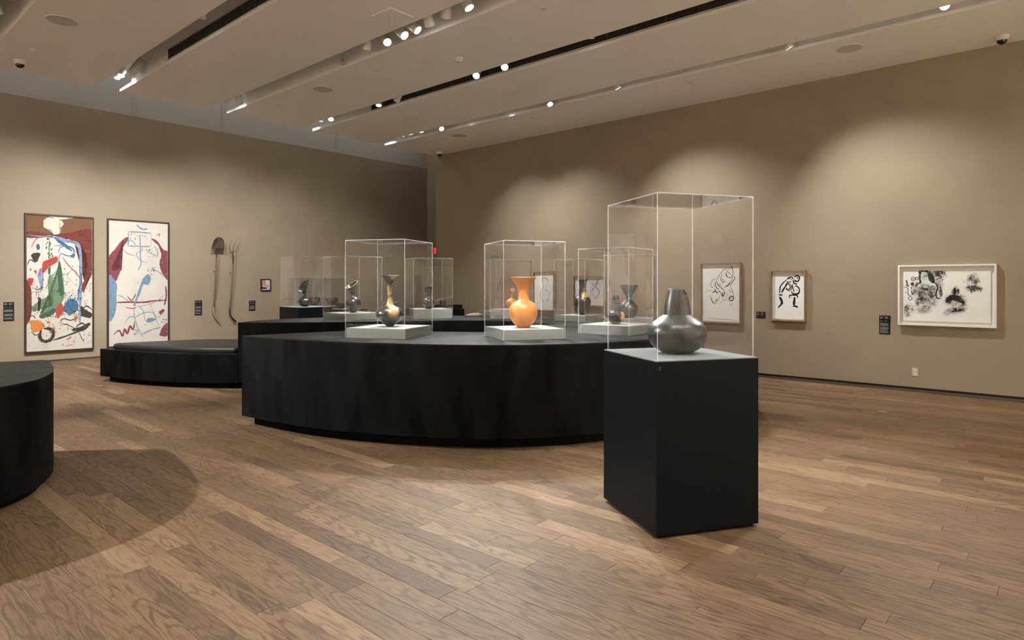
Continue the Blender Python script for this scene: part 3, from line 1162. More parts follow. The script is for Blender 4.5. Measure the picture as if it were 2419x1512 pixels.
def loft(bm, rings_, n=56, wall=0.006, inner_from=0):
    """rings: (centre, e1, e2) ; makes the outside, the lip and the inside of the last rings"""
    allr = list(rings_)
    back = []
    for c, e1, e2 in reversed(rings_[inner_from:]):
        c, e1, e2 = Vector(c), Vector(e1), Vector(e2)
        l1, l2 = max(0.002, e1.length - wall), max(0.002, e2.length - wall)
        back.append((c + Vector((0, 0, 0.002)), e1.normalized() * l1, e2.normalized() * l2))
    vr = []
    for c, e1, e2 in allr + back:
        c, e1, e2 = Vector(c), Vector(e1), Vector(e2)
        vr.append([bm.verts.new(c + e1 * math.cos(2 * math.pi * i / n) + e2 * math.sin(2 * math.pi * i / n)) for i in range(n)])
    for a, b in zip(vr, vr[1:]):
        for i in range(n):
            j = (i + 1) % n
            bm.faces.new((a[i], a[j], b[j], b[i]))
    bm.faces.new(vr[0][::-1])
    bm.faces.new(vr[-1])


def prof(axis, base, mpp, pairs):
    return [(hw * mpp, (base - y) * mpp) for y, hw in pairs]


def horiz(r, z, cx=0.0, cy_=0.0):
    return ((cx, cy_, z), (r, 0, 0), (0, r, 0))


def blend_rings(a, b, k):
    out = []
    for i in range(1, k + 1):
        t = i / k
        ts = t * t * (3 - 2 * t)
        c = Vector(a[0]).lerp(Vector(b[0]), t)
        tr = ts * 0.5 + t * t * 0.5
        out.append((c, Vector(a[1]).lerp(Vector(b[1]), tr), Vector(a[2]).lerp(Vector(b[2]), tr)))
    return out


BLACK = (0.016, 0.016, 0.017)
M['vessel_black'] = burnished('burnished_black_clay', BLACK, 0.27, 0.9)
M['vessel_graphite'] = burnished('graphite_black_clay', (0.023, 0.023, 0.024), 0.33, 0.65, cloud=0.55,
                                 patches=[(-0.055, -0.075, 0.30, 0.035)], patch_col=(0.010, 0.010, 0.010, 1))
M['vessel_orange'] = burnished('burnished_orange_clay', (0.56, 0.215, 0.055), 0.33, 0.5, cloud=0.18)
M['vessel_A'] = burnished('black_clay_with_tan_smoke', BLACK, 0.27, 0.75,
                          patches=[(0.062, -0.115, 0.165, 0.034), (0.050, -0.085, 0.215, 0.030), (0.012, -0.045, 0.262, 0.034), (-0.022, -0.03, 0.385, 0.036), (0.085, -0.05, 0.55, 0.055)],
                          patch_col=(0.42, 0.29, 0.12, 1), patch_soft=0.035)
M['vessel_G'] = burnished('black_clay_with_amber_spot', BLACK, 0.24, 0.75, patches=[(0.035, -0.06, 0.30, 0.035)],
                          patch_col=(0.42, 0.22, 0.05, 1), patch_soft=0.03)
M['vessel_H'] = burnished('black_clay_with_orange_patch', BLACK, 0.18, 0.8, patches=[(0.098, -0.062, 0.098, 0.052)],
                          patch_col=(0.72, 0.33, 0.07, 1), patch_soft=0.008)


def vessel(label, loc, mat, build, rz=0.0):
    t = thing('vessel', label, 'vessel', loc, rz)
    bm = bmesh.new()
    build(bm)
    bmesh.ops.recalc_face_normals(bm, faces=bm.faces)
    obj('body', bm, mat, t, smooth=True)
    return t


def torus(bm, R_, r_, M4, n=24, k=10):
    rings = []
    for i in range(n):
        a = 2 * math.pi * i / n
        rings.append([bm.verts.new(M4 @ Vector(((R_ + r_ * math.cos(b)) * math.cos(a), (R_ + r_ * math.cos(b)) * math.sin(a), r_ * math.sin(b))))
                      for b in [2 * math.pi * q / k for q in range(k)]])
    for i in range(n):
        for q in range(k):
            bm.faces.new((rings[i][q], rings[(i + 1) % n][q], rings[(i + 1) % n][(q + 1) % k], rings[i][(q + 1) % k]))


# lone gourd vessel: full body, cone neck with a sharp seam
mp0 = 4.157 / F_PX / 7.56
gourd = [(1310, 185), (1296, 245), (1255, 335), (1185, 425), (1100, 480), (1000, 506), (930, 510), (850, 490), (775, 440), (710, 360), (660, 290), (632, 246)]
neck = [(632, 246), (618, 238), (560, 233), (450, 219), (350, 200), (250, 174), (165, 148)]


def b0(bm):
    def sq(x, y, z):
        # two shallow lobes meeting in a soft fold on the side facing the room
        if 0.02 < z < 0.245:
            a = math.atan2(y, x)
            w = math.sin(math.pi * (z - 0.02) / 0.225)
            d = (a + math.pi / 2 + 0.22 + math.pi) % (2 * math.pi) - math.pi
            k = 1 + 0.022 * w * math.cos(2 * a + 0.4) - 0.028 * w * math.exp(-(d / 0.16) ** 2)
            x, y = x * k, y * k
        return x, y, z
    lathe(bm, prof(0, 1310, mp0, gourd) + prof(0, 1310, mp0, neck)[1:], 80, squash=sq)


ve = vessel('large graphite-grey gourd vessel with a cut cone neck and tiny ring', (1.082, 4.157, 1.047), M['vessel_graphite'], b0)
bm = bmesh.new()
torus(bm, 0.010, 0.0035, Matrix.Translation((0.038, -0.052, 0.394)) @ Matrix.Rotation(0.9, 4, 'Z') @ Matrix.Rotation(math.pi / 2, 4, 'Y'))
obj('ring_lug', bm, M['vessel_black'], ve, smooth=True)

mpA = 6.722 / F_PX / 8.4
pA = [(1195, 55), (1175, 78), (1150, 108), (1110, 158), (1050, 222), (1000, 262), (950, 277), (900, 266), (850, 230), (805, 160), (772, 92), (740, 68),
      (700, 55), (650, 50), (550, 47), (450, 50), (350, 61), (300, 76), (250, 106), (210, 147), (182, 190)]
va = vessel('black vessel with a tall trumpet neck, tan smoke marks and two loop handles', (-1.294, 6.722, 1.048), M['vessel_A'],
            lambda bm: lathe(bm, prof(0, 1195, mpA, pA), 64))
for s in (-1, 1):
    bm = bmesh.new()
    torus(bm, 0.0165, 0.0045, Matrix.Translation((s * 0.0575, -0.004, 0.240)) @ Matrix.Rotation(math.pi / 2, 4, 'X'))
    obj('loop_handle', bm, M['vessel_A'], va, smooth=True)

mpB = 6.55 / F_PX / 5.259
pB = [(1237, 62), (1222, 85), (1200, 108), (1150, 146), (1100, 169), (1050, 178), (1000, 174), (955, 152), (922, 112), (902, 78), (880, 66), (845, 63),
      (800, 64), (755, 72), (715, 90), (680, 114), (650, 137), (622, 158), (614, 162)]
vessel('large glossy orange vessel with round belly and wide flared neck', (0.118, 6.55, 1.05), M['vessel_orange'],
       lambda bm: lathe(bm, prof(0, 1237, mpB, pB), 64))

mpC = 9.971 / F_PX / 11.63


def bC(bm):
    pr = prof(0, 1160, mpC, [(1160, 68), (1140, 85), (1085, 140), (1020, 188), (960, 213), (900, 219), (850, 209), (800, 178), (762, 128), (732, 76), (700, 54), (655, 50)])
    pts = catmull([(r, 0, z) for r, z in pr], False, 3)
    rings = [horiz(p.x, p.z) for p in pts]
    a, b = math.radians(29), math.radians(20)
    e1 = Vector((math.cos(a), 0, math.sin(a))) * 0.108
    e2 = Vector((-0.25, math.cos(b), math.sin(b))).normalized() * 0.100
    rim = ((-0.022, -0.006, 0.434), e1, e2)
    k = len(rings)
    rings += blend_rings(horiz(0.0285, rings[-1][0][2]), rim, 9)
    loft(bm, rings, 56, 0.007, k - 3)


vc = vessel('black round vessel with a slanted funnel mouth and pale rim', (-2.498, 9.971, 1.05), M['vessel_black'], bC)
bm = bmesh.new()
a, b = math.radians(29), math.radians(20)
e1 = Vector((math.cos(a), 0, math.sin(a))) * 0.106
e2 = Vector((-0.25, math.cos(b), math.sin(b))).normalized() * 0.098
cc = Vector((-0.022, -0.006, 0.436))
tube(bm, [cc + e1 * math.cos(2 * math.pi * i / 48) + e2 * math.sin(2 * math.pi * i / 48) for i in range(49)], 0.0045, 8, caps=False)
o = obj('rim', bm, simple('pale_rim', (0.40, 0.34, 0.24), 0.3, 0.6), vc, smooth=True)

mpD = 12.577 / F_PX / 11.63


def bD(bm):
    pr = prof(0, 985, mpD, [(985, 48), (965, 92), (930, 136), (890, 171), (840, 184), (800, 176), (762, 142), (737, 96), (715, 56), (690, 38), (650, 34)])
    pts = catmull([(r, 0, z) for r, z in pr], False, 3)
    rings = [horiz(p.x, p.z) for p in pts]
    e1 = Vector((0.65, 0.0, 0.75)).normalized() * 0.155
    e2 = Vector((-0.52, 0.72, 0.45)).normalized() * 0.125
    rim = ((-0.020, -0.022, 0.405), e1, e2)
    k = len(rings)
    rings += blend_rings(horiz(0.0245, rings[-1][0][2]), rim, 10)
    loft(bm, rings, 56, 0.007, k - 2)


vessel('black vessel with a large tilted leaf-shaped mouth on a slate pedestal', (-4.108, 12.577, 1.05), M['vessel_black'], bD)

mpE = 10.318 / F_PX / 8.4
vessel('small black round vessel with cone neck and flat pale rim', (-1.355, 10.318, 1.098), M['vessel_black'],
       lambda bm: lathe(bm, prof(0, 1185, mpE, [(1185, 48), (1165, 78), (1120, 117), (1070, 130), (1020, 122), (988, 92), (968, 52), (945, 38), (905, 44), (850, 62), (800, 80), (756, 92), (748, 97)]), 48))

mpF = 10.33 / F_PX / 10.8


def bF(bm):
    pr = prof(0, 795, mpF, [(795, 42), (770, 72), (735, 105), (690, 135), (640, 150), (590, 140), (552, 100), (528, 46), (508, 26), (455, 19), (405, 18)])
    pts = catmull([(r, 0, z) for r, z in pr], False, 3)
    rings = [horiz(p.x, p.z) for p in pts]
    z0 = rings[-1][0][2]
    k = len(rings)
    rim = ((0.010, -0.022, (795 - 312) * mpF), (0.036, 0, 0.004), (-0.004, 0.012, 0.034))
    rings += blend_rings(horiz(0.0115, z0), rim, 8)
    loft(bm, rings, 40, 0.005, k - 1)


vessel('small orange vessel with a thin neck ending in a round disc mouth', (-0.003, 10.33, 1.09), M['vessel_orange'], bF)

mpG = 9.53 / F_PX / 9.45
vessel('tall black bottle vessel with wide neck, pointed foot and amber spot', (1.06, 9.53, 1.035), M['vessel_G'],
       lambda bm: lathe(bm, prof(0, 1375, mpG, [(1375, 48), (1342, 72), (1280, 108), (1200, 152), (1130, 178), (1065, 185), (1010, 166), (960, 124), (905, 94), (850, 83), (750, 78), (650, 85), (612, 98), (588, 108)]), 48))

mpH = 7.129 / F_PX / 6.047
vh = vessel('small glossy black vessel with an orange patch and studded neck', (1.163, 7.129, 1.049), M['vessel_H'],
            lambda bm: lathe(bm, prof(0, 1250, mpH, [(1250, 46), (1228, 76), (1180, 113), (1130, 127), (1090, 115), (1060, 90), (1038, 72), (1000, 65), (950, 60), (900, 54), (860, 49), (845, 47)]), 48))
for k, (a, z, rr) in enumerate([(-1.9, 0.305, 0.0405), (-2.0, 0.262, 0.045), (-2.05, 0.215, 0.051), (-1.75, 0.19, 0.0535), (-1.5, 0.205, 0.052), (-2.4, 0.235, 0.048), (-1.2, 0.18, 0.055)]):
    bm = bmesh.new()
    bmesh.ops.create_uvsphere(bm, u_segments=10, v_segments=8, radius=0.0055)
    obj('stud', bm, M['vessel_black'], vh, smooth=True, loc=(rr * math.cos(a), rr * math.sin(a), z))

mpI = 8.75 / F_PX / 6.047
vessel('black hourglass vessel with a wide open cup and round belly', (1.612, 8.75, 1.03), M['vessel_black'],
       lambda bm: lathe(bm, prof(0, 1182, mpI, [(1182, 62), (1155, 92), (1110, 122), (1070, 131), (1030, 128), (990, 110), (950, 79), (922, 54), (898, 42), (875, 43), (850, 56), (820, 75), (780, 98), (740, 120), (710, 136)]), 56))


# bowls beyond the ring plinth
def bowl(label, loc, r, h, mat, collar=False):
    t = thing('bowl', label, 'bowl', loc)
    bm = bmesh.new()
    lathe(bm, [(r * 0.35, 0), (r * 0.55, h * 0.12), (r * 0.86, h * 0.42), (r, h * 0.8), (r * 0.99, h)], 40)
    bmesh.ops.recalc_face_normals(bm, faces=bm.faces)
    obj('body', bm, mat, t, smooth=True)
    if collar:
        bm = bmesh.new()
        lathe(bm, [(r * 0.90, h), (r * 0.92, h * 1.3), (r * 0.92, h * 1.75)], 40)
        obj('collar', bm, mat, t, smooth=True)


M['bowl_brown'] = burnished('dark_brown_clay', (0.075, 0.050, 0.036), 0.4, 0.5)
bowl('black low bowl on the dark grey pedestal behind the slanted-mouth vessel', (-3.62, 13.42, 0.975), 0.115, 0.125, M['vessel_black'])
# narrow wall-side case with two brown bowls
shelf = thing('display_shelf', 'pale shelf on the left wall behind the leaf-mouthed vessel', 'shelf', W(U_L, 9.1, 0.905))
shelf.rotation_euler = (0, 0, ROOM_ROT)
bm = bmesh.new()
box(bm, -0.40, -0.001, -0.85, 0.85, 0, 0.04)
obj('board', bm, M['wall'], shelf)
for y in (-0.6, 0.6):
    bm = bmesh.new()
    box(bm, -0.30, -0.001, y - 0.02, y + 0.02, -0.16, 0)
    obj('bracket', bm, M['wall'], shelf)
sc_ = W(U_L - 0.205, 9.1)
wc = bonnet('long clear acrylic cover on the wall shelf over two brown bowls', sc_.x, sc_.y, ROOM_ROT, 0.38, 0.945, 1.66, side_y=1.66)
p1 = W(U_L - 0.2, 8.93)
p2 = W(U_L - 0.2, 9.44)
bowl('brown bowl with a tall collar on the wall shelf', (p1.x, p1.y, 0.945), 0.14, 0.12, M['bowl_brown'], True)
bowl('plain brown bowl on the wall shelf', (p2.x, p2.y, 0.945), 0.16, 0.19, M['bowl_brown'])
# tilted woven tray near the right wall
tr = thing('tray', 'pale slatted tray tilted up on its black riser', 'tray', (-1.52, 14.0, 1.04))
bm = bmesh.new()
box(bm, -0.06, 0.06, -0.05, 0.05, 0.0, 0.085)
obj('stand', bm, M['riser_black'], tr)
M['tray_wood'] = simple('tray_wood', (0.34, 0.29, 0.22), 0.5, 0.4)
mt = Matrix.Translation((0.03, 0, 0.135)) @ Matrix.Rotation(-0.22, 4, 'Y') @ Matrix.Rotation(0.10, 4, 'X')
for k in range(5):
    bm = bmesh.new()
    box(bm, -0.20, 0.20, -0.17 + k * 0.08, -0.135 + k * 0.08, -0.006, 0.006)
    obj('slat', bm, M['tray_wood'], tr, matrix=mt)
for x in (-0.16, 0.16):
    bm = bmesh.new()
    box(bm, x - 0.015, x + 0.015, -0.19, 0.20, -0.018, -0.006)
    obj('batten', bm, M['tray_wood'], tr, matrix=mt)
# low brown stone on the ring plinth
st = thing('grinding_stone', 'low brown stone lying on the rear edge of the ring plinth', 'stone', (-0.64, 10.74, ZT))
bm = bmesh.new()
bmesh.ops.create_icosphere(bm, subdivisions=3, radius=1.0)
for vv in bm.verts:
    n_ = 0.06 * math.sin(5 * vv.co.x + 1) * math.cos(4 * vv.co.y)
    vv.co = Vector((vv.co.x * 0.155 * (1 + n_), vv.co.y * 0.10 * (1 + n_), max(-0.25, vv.co.z * (0.9 + 0.3 * vv.co.x)) * 0.052 + 0.013))
obj('body', bm, simple('brown_stone', (0.10, 0.075, 0.055), 0.6, 0.4, noise=0.4, scale=20), st, smooth=True)

# exit sign on the far wall, mostly behind the end of the right wall
ex = thing('exit_sign', 'red lit sign on the far wall behind the wall end', 'sign', W(14.25, V_F, 2.40))
ex.rotation_euler = (0, 0, ROOM_ROT)
bm = bmesh.new()
box(bm, -0.19, 0.16, 0.0, 0.05, 0, 0.20)
obj('housing', bm, M['white_metal'], ex)
bm = bmesh.new()
box(bm, -0.185, 0.155, 0.05, 0.054, 0.01, 0.19)
obj('face', bm, M['exit_red'], ex)

# ------------------------------------------------------------------ flat work on the walls
class Sheet:
    """a picture plane: pixel-like coordinates (x right, y down) inside a source box, mapped on w x h metres"""

    def __init__(self, x0, y0, x1, y1, w, h, seed=1):
        self.b, self.w, self.h = (x0, y0, x1, y1), w, h
        self.R = random.Random(seed)

    def p(self, x, y):
        x0, y0, x1, y1 = self.b
        return ((x - x0) / (x1 - x0) - 0.5) * self.w, (1 - (y - y0) / (y1 - y0)) * self.h

    def clampp(self, q):
        return (min(max(q[0], -self.w / 2), self.w / 2), min(max(q[1], 0), self.h))

    def sc(self):
        return self.w / (self.b[2] - self.b[0])

    def stroke(self, bm, pts, w, d, taper=True, wob=0.25):
        P = catmull([(*self.p(x, y), 0) for x, y in pts], False, 5)
        n = len(P)
        L, Rr = [], []
        w = w * self.sc()
        for i, q in enumerate(P):
            t = (P[min(i + 1, n - 1)] - P[max(i - 1, 0)])
            t = t.normalized() if t.length > 1e-9 else Vector((1, 0, 0))
            nn = Vector((-t.y, t.x, 0))
            k = w * 0.5 * (1 + self.R.uniform(-wob, wob))
            if taper:
                k *= min(1.0, 0.35 + 4.0 * min(i, n - 1 - i) / max(1, n - 1))
            a, b = self.clampp(q + nn * k), self.clampp(q - nn * k)
            L.append(bm.verts.new((a[0], -d, a[1])))
            Rr.append(bm.verts.new((b[0], -d, b[1])))
        for i in range(n - 1):
            bm.faces.new((L[i], Rr[i], Rr[i + 1], L[i + 1]))

    def blob(self, bm, pts, d, jag=0.0, sub=5):
        P = catmull([(*self.p(x, y), 0) for x, y in pts], True, sub)
        j = jag * self.sc()
        vv = []
        for q in P:
            a = self.clampp((q.x + self.R.uniform(-j, j), q.y + self.R.uniform(-j, j)))
            vv.append(bm.verts.new((a[0], -d, a[1])))
        f = bm.faces.new(vv)
        bmesh.ops.triangulate(bm, faces=[f])

    def ell(self, bm, x, y, rx, ry, d, jag=0.0, rot=0.0, n=12):
        c, s = math.cos(rot), math.sin(rot)
        self.blob(bm, [(x + rx * math.cos(t) * c - ry * math.sin(t) * s, y + rx * math.cos(t) * s + ry * math.sin(t) * c)
                       for t in [2 * math.pi * i / n for i in range(n)]], d, jag, 3)

    def soft(self, bm, x, y, rx, ry, d, rot=0.0, n=20):
        """disc whose 'soft' attribute runs from 1 in the middle to 0 at the rim"""
        lay_ = bm.verts.layers.float.get('soft') or bm.verts.layers.float.new('soft')
        c, s_ = math.cos(rot), math.sin(rot)
        mid = bm.verts.new((self.p(x, y)[0], -d, self.p(x, y)[1]))
        mid[lay_] = 1.0
        rim = []
        for i in range(n):
            t_ = 2 * math.pi * i / n
            k = self.R.uniform(0.85, 1.15)
            px, py = rx * k * math.cos(t_), ry * k * math.sin(t_)
            q = self.clampp(self.p(x + px * c - py * s_, y + px * s_ + py * c))
            v_ = bm.verts.new((q[0], -d, q[1]))
            v_[lay_] = 0.0
            rim.append(v_)
        for i in range(n):
            bm.faces.new((mid, rim[i], rim[(i + 1) % n]))

    def dots(self, bm, x0, y0, x1, y1, n, r0, r1, d):
        for _ in range(n):
            x, y = self.R.uniform(x0, x1), self.R.uniform(y0, y1)
            r = self.R.uniform(r0, r1)
            q = [bm.verts.new((*[(a, -d, b) for a, b in [self.clampp(self.p(x + r * math.cos(t) * self.R.uniform(0.7, 1.2), y + r * 1.4 * math.sin(t)))]][0],)) for t in (0, 1.05, 2.1, 3.14, 4.2, 5.25)]
            bm.faces.new(q)


def fix(bm):
    for f in bm.faces:
        f.normal_update()
        if f.normal.y > 0:
            f.normal_flip()
    return bm


def hung(name, label, cat, wall, a0, a1, z0, z1, group=None):
    """an Empty on a wall, local x to the viewer's right, local -y out of the wall, z up; origin at the lower middle"""
    c = (a0 + a1) / 2
    if wall == 'R':
        t = thing(name, label, cat, W(c, V_R, z0), 0, group)
        t.rotation_euler = (0, 0, ROOM_ROT + math.pi)
    else:
        t = thing(name, label, cat, W(U_L, c, z0), 0, group)
        t.rotation_euler = (0, 0, math.atan2(VY, VX))
    return t, abs(a1 - a0), z1 - z0


def frame_parts(t, w, h, fw, depth, mat, back_mat, inner=0.012, glaze=True):
    for nm, x0, x1, z0, z1 in (('frame_rail', -w / 2, w / 2, h - fw, h), ('frame_rail', -w / 2, w / 2, 0, fw),
                               ('frame_stile', -w / 2, -w / 2 + fw, fw, h - fw), ('frame_stile', w / 2 - fw, w / 2, fw, h - fw)):
        bm = bmesh.new()
        box(bm, x0, x1, -depth, -0.001, z0, z1)
        bevel(bm, 0.0015, 1)
        obj(nm, bm, mat, t)
    bm = bmesh.new()
    box(bm, -w / 2 + fw, w / 2 - fw, -inner, -0.001, fw, h - fw)
    obj('backboard', bm, back_mat, t)
    if glaze:
        bm = bmesh.new()
        vv = [bm.verts.new(p) for p in ((-w / 2 + fw, -depth + 0.008, fw), (w / 2 - fw, -depth + 0.008, fw), (w / 2 - fw, -depth + 0.008, h - fw), (-w / 2 + fw, -depth + 0.008, h - fw))]
        bm.faces.new(vv)
        obj('glazing', bm, M['glazing'], t)


def sheet_part(t, w, h, zoff, d, mat, name='paper', th=0.003):
    bm = bmesh.new()
    box(bm, -w / 2, w / 2, -d - th, -d, zoff, zoff + h)
    return obj(name, bm, mat, t)


def layer(t, name, bm, mat, zoff):
    o = obj(name, fix(bm), mat, t)
    o.location = (0, 0, zoff)
    return o


# --- drawing of a pale gourd outline
t, w, h = hung('framed_drawing', 'oak framed tall pencil drawing of one long-necked pot behind the orange vessel', 'drawing', 'R', 8.428, 7.870, 0.944, 1.764, 'framed drawings on the right wall')
frame_parts(t, w, h, 0.018, 0.06, M['oak_frame'], M['mat'])
pw, ph = w - 0.06, h - 0.06
sheet_part(t, pw, ph, 0.03, 0.014, M['paper'])
S = Sheet(205, 435, 655, 1225, pw, ph, 3)
bm = bmesh.new()
for pts, wd in [([(400, 680), (392, 620), (380, 580), (400, 555), (430, 548), (480, 570), (515, 600), (522, 635)], 14), ([(405, 690), (400, 740), (372, 810), (345, 860), (335, 900), (350, 970), (385, 1030), (435, 1060)], 11),
                ([(350, 865), (372, 880), (385, 930), (375, 960)], 8), ([(465, 770), (470, 800), (520, 830), (548, 890), (540, 960), (510, 1030), (480, 1055)], 8),
                ([(455, 800), (470, 790), (470, 830)], 7), ([(520, 640), (490, 700), (468, 770)], 5), ([(520, 990), (500, 1020), (505, 1045)], 5)]:
    S.stroke(bm, pts, wd, 0.0178)
layer(t, 'pencil_lines', bm, M['graphite'], 0.03)
# --- drawing of two waisted pots
t, w, h = hung('framed_drawing', 'oak framed wide charcoal drawing of waisted pots behind the tall black bottle', 'drawing', 'R', 7.394, 6.659, 1.059, 1.666, 'framed drawings on the right wall')
frame_parts(t, w, h, 0.018, 0.06, M['oak_frame'], M['mat'])
pw, ph = w - 0.07, h - 0.06
sheet_part(t, pw, ph, 0.03, 0.014, M['paper_grey'])
S = Sheet(1117, 530, 1783, 1155, pw, ph, 4)
bm = bmesh.new()
for pts, wd in [([(1650, 575), (1630, 640), (1600, 700), (1600, 745), (1650, 810), (1680, 850), (1665, 920), (1600, 1010)], 18), ([(1510, 640), (1540, 700), (1560, 760), (1520, 820), (1500, 850)], 14),
                ([(1570, 770), (1540, 800), (1505, 855)], 16), ([(1500, 860), (1530, 930), (1570, 990), (1600, 1010)], 8), ([(1660, 575), (1640, 660), (1610, 720)], 10),
                ([(1420, 640), (1435, 690)], 12), ([(1200, 700), (1180, 850), (1220, 1000)], 8), ([(1440, 830), (1490, 900), (1440, 980)], 7)]:
    S.stroke(bm, pts, wd, 0.0178)
layer(t, 'charcoal_lines', bm, M['graphite'], 0.03)
# --- ink drawing of a crouching figure in open line
t, w, h = hung('framed_drawing', 'oak framed tall ink line drawing of a crouching figure', 'drawing', 'R', 4.728, 4.031, 0.844, 1.853, 'framed drawings on the right wall')
frame_parts(t, w, h, 0.018, 0.062, M['oak_frame'], M['mat'])
pw, ph = w - 0.05, h - 0.06
sheet_part(t, pw, ph, 0.03, 0.014, M['paper'])
S = Sheet(135, 265, 820, 1300, pw, ph, 5)
bm = bmesh.new()
for pts, wd in [([(590, 385), (575, 345), (540, 355), (490, 410), (440, 480), (405, 550), (410, 600), (455, 660), (490, 700)], 8),
                ([(580, 350), (595, 390), (640, 430), (665, 460)], 8), ([(600, 380), (640, 335), (675, 315), (690, 350), (700, 420), (690, 470), (650, 500), (610, 500), (585, 465), (580, 420), (595, 395)], 10),
                ([(575, 420), (580, 465), (600, 490)], 14), ([(672, 310), (680, 300), (685, 330)], 10), ([(640, 375), (655, 365)], 10), ([(630, 410), (645, 400)], 10), ([(655, 445), (660, 460)], 8),
                ([(690, 480), (720, 490), (730, 520), (710, 560), (680, 600), (660, 640), (645, 660)], 11), ([(690, 480), (680, 540), (640, 600), (580, 660), (530, 690)], 8), ([(650, 600), (620, 640), (575, 675)], 12),
                ([(515, 435), (490, 480), (475, 530), (500, 575), (540, 580), (555, 560)], 9), ([(500, 520), (510, 545), (525, 550)], 10), ([(490, 610), (540, 580), (560, 550)], 6),
                ([(385, 545), (350, 535), (320, 560), (295, 610), (295, 660), (320, 685), (355, 660)], 7), ([(390, 580), (375, 620), (395, 680), (430, 715), (440, 700)], 12), ([(410, 590), (430, 640), (480, 690), (530, 730), (550, 760)], 10),
                ([(460, 590), (475, 650), (500, 690), (540, 750)], 6), ([(550, 750), (545, 800), (520, 850)], 16), ([(520, 770), (505, 830), (530, 850)], 18), ([(480, 760), (495, 830)], 12),
                ([(640, 660), (680, 720), (700, 800), (712, 880), (700, 915)], 9), ([(630, 700), (650, 750), (655, 800)], 7), ([(560, 780), (600, 800), (560, 850)], 5), ([(600, 700), (610, 800), (560, 880)], 3), ([(640, 720), (620, 840), (580, 890)], 3),
                ([(625, 870), (660, 840), (705, 860), (700, 910), (660, 920), (625, 895), (650, 870), (690, 890)], 17), ([(490, 860), (520, 890), (570, 915), (620, 910)], 5),
                ([(360, 690), (380, 750), (420, 770), (470, 740)], 10), ([(320, 780), (360, 760), (390, 730)], 16), ([(370, 720), (400, 780), (420, 800)], 14), ([(430, 740), (470, 770), (480, 800)], 9),
                ([(280, 820), (300, 890), (330, 960), (370, 985), (400, 950), (440, 890), (475, 800)], 8), ([(300, 880), (325, 950), (350, 970)], 16), ([(360, 950), (400, 920), (410, 890)], 9), ([(380, 880), (400, 875)], 10),
                ([(190, 640), (200, 650)], 12), ([(225, 640), (260, 625)], 7), ([(205, 715), (240, 650)], 4), ([(200, 810), (215, 750), (260, 740), (320, 735)], 5), ([(440, 990), (500, 950), (560, 915)], 3),
                ([(655, 965), (655, 1000), (685, 1000), (680, 960)], 4), ([(690, 975), (720, 935)], 3), ([(220, 1250), (500, 1262), (780, 1272)], 5)]:
    S.stroke(bm, pts, wd, 0.0178)
layer(t, 'ink_lines', bm, M['ink'], 0.03)
# --- brush drawing of a bent figure
t, w, h = hung('framed_drawing', 'oak framed small brush drawing of a bent dark figure beside a wall label', 'drawing', 'R', 3.555, 3.025, 0.918, 1.714, 'framed drawings on the right wall')
frame_parts(t, w, h, 0.018, 0.062, M['oak_frame'], M['mat'])
pw, ph = w - 0.05, h - 0.06
sheet_part(t, pw, ph, 0.03, 0.014, M['paper'])
S = Sheet(1393, 408, 1975, 1190, pw, ph, 6)
bm = bmesh.new()
for pts, wd in [([(1660, 535), (1600, 580), (1545, 640), (1530, 700), (1530, 760)], 22), ([(1680, 560), (1650, 620), (1600, 690), (1560, 750)], 30), ([(1660, 530), (1700, 500), (1750, 495), (1775, 530)], 24),
                ([(1790, 500), (1820, 475), (1870, 475), (1885, 520), (1860, 560), (1815, 555), (1795, 530)], 26), ([(1830, 510), (1850, 500), (1855, 530)], 14), ([(1775, 540), (1790, 590), (1850, 610)], 26),
                ([(1690, 600), (1720, 640), (1710, 690), (1660, 690), (1650, 660)], 20), ([(1640, 690), (1690, 720), (1740, 700), (1745, 640), (1720, 600)], 14), ([(1740, 560), (1700, 580), (1690, 620)], 18),
                ([(1760, 600), (1770, 680), (1800, 740)], 16), ([(1800, 640), (1840, 640), (1880, 680), (1885, 735), (1840, 760)], 22), ([(1740, 730), (1780, 770), (1850, 770), (1890, 740)], 30), ([(1830, 690), (1860, 720)], 22),
                ([(1510, 780), (1545, 790), (1580, 785)], 30), ([(1525, 820), (1550, 860), (1570, 910), (1555, 950)], 44), ([(1560, 950), (1530, 970), (1500, 1010)], 26), ([(1585, 940), (1590, 935)], 14),
                ([(1700, 840), (1710, 800), (1760, 790), (1800, 790), (1850, 800), (1850, 840)], 24), ([(1710, 840), (1750, 825)], 18), ([(1800, 820), (1795, 890), (1785, 960)], 38), ([(1770, 980), (1810, 970), (1860, 990)], 30),
                ([(1640, 520), (1630, 495)], 5), ([(1750, 490), (1752, 470)], 5), ([(1690, 525), (1720, 520), (1750, 540)], 10), ([(1600, 730), (1590, 760)], 8), ([(1870, 1118), (1910, 1110)], 5)]:
    S.stroke(bm, pts, wd, 0.0178)
layer(t, 'ink_brushwork', bm, M['ink'], 0.03)
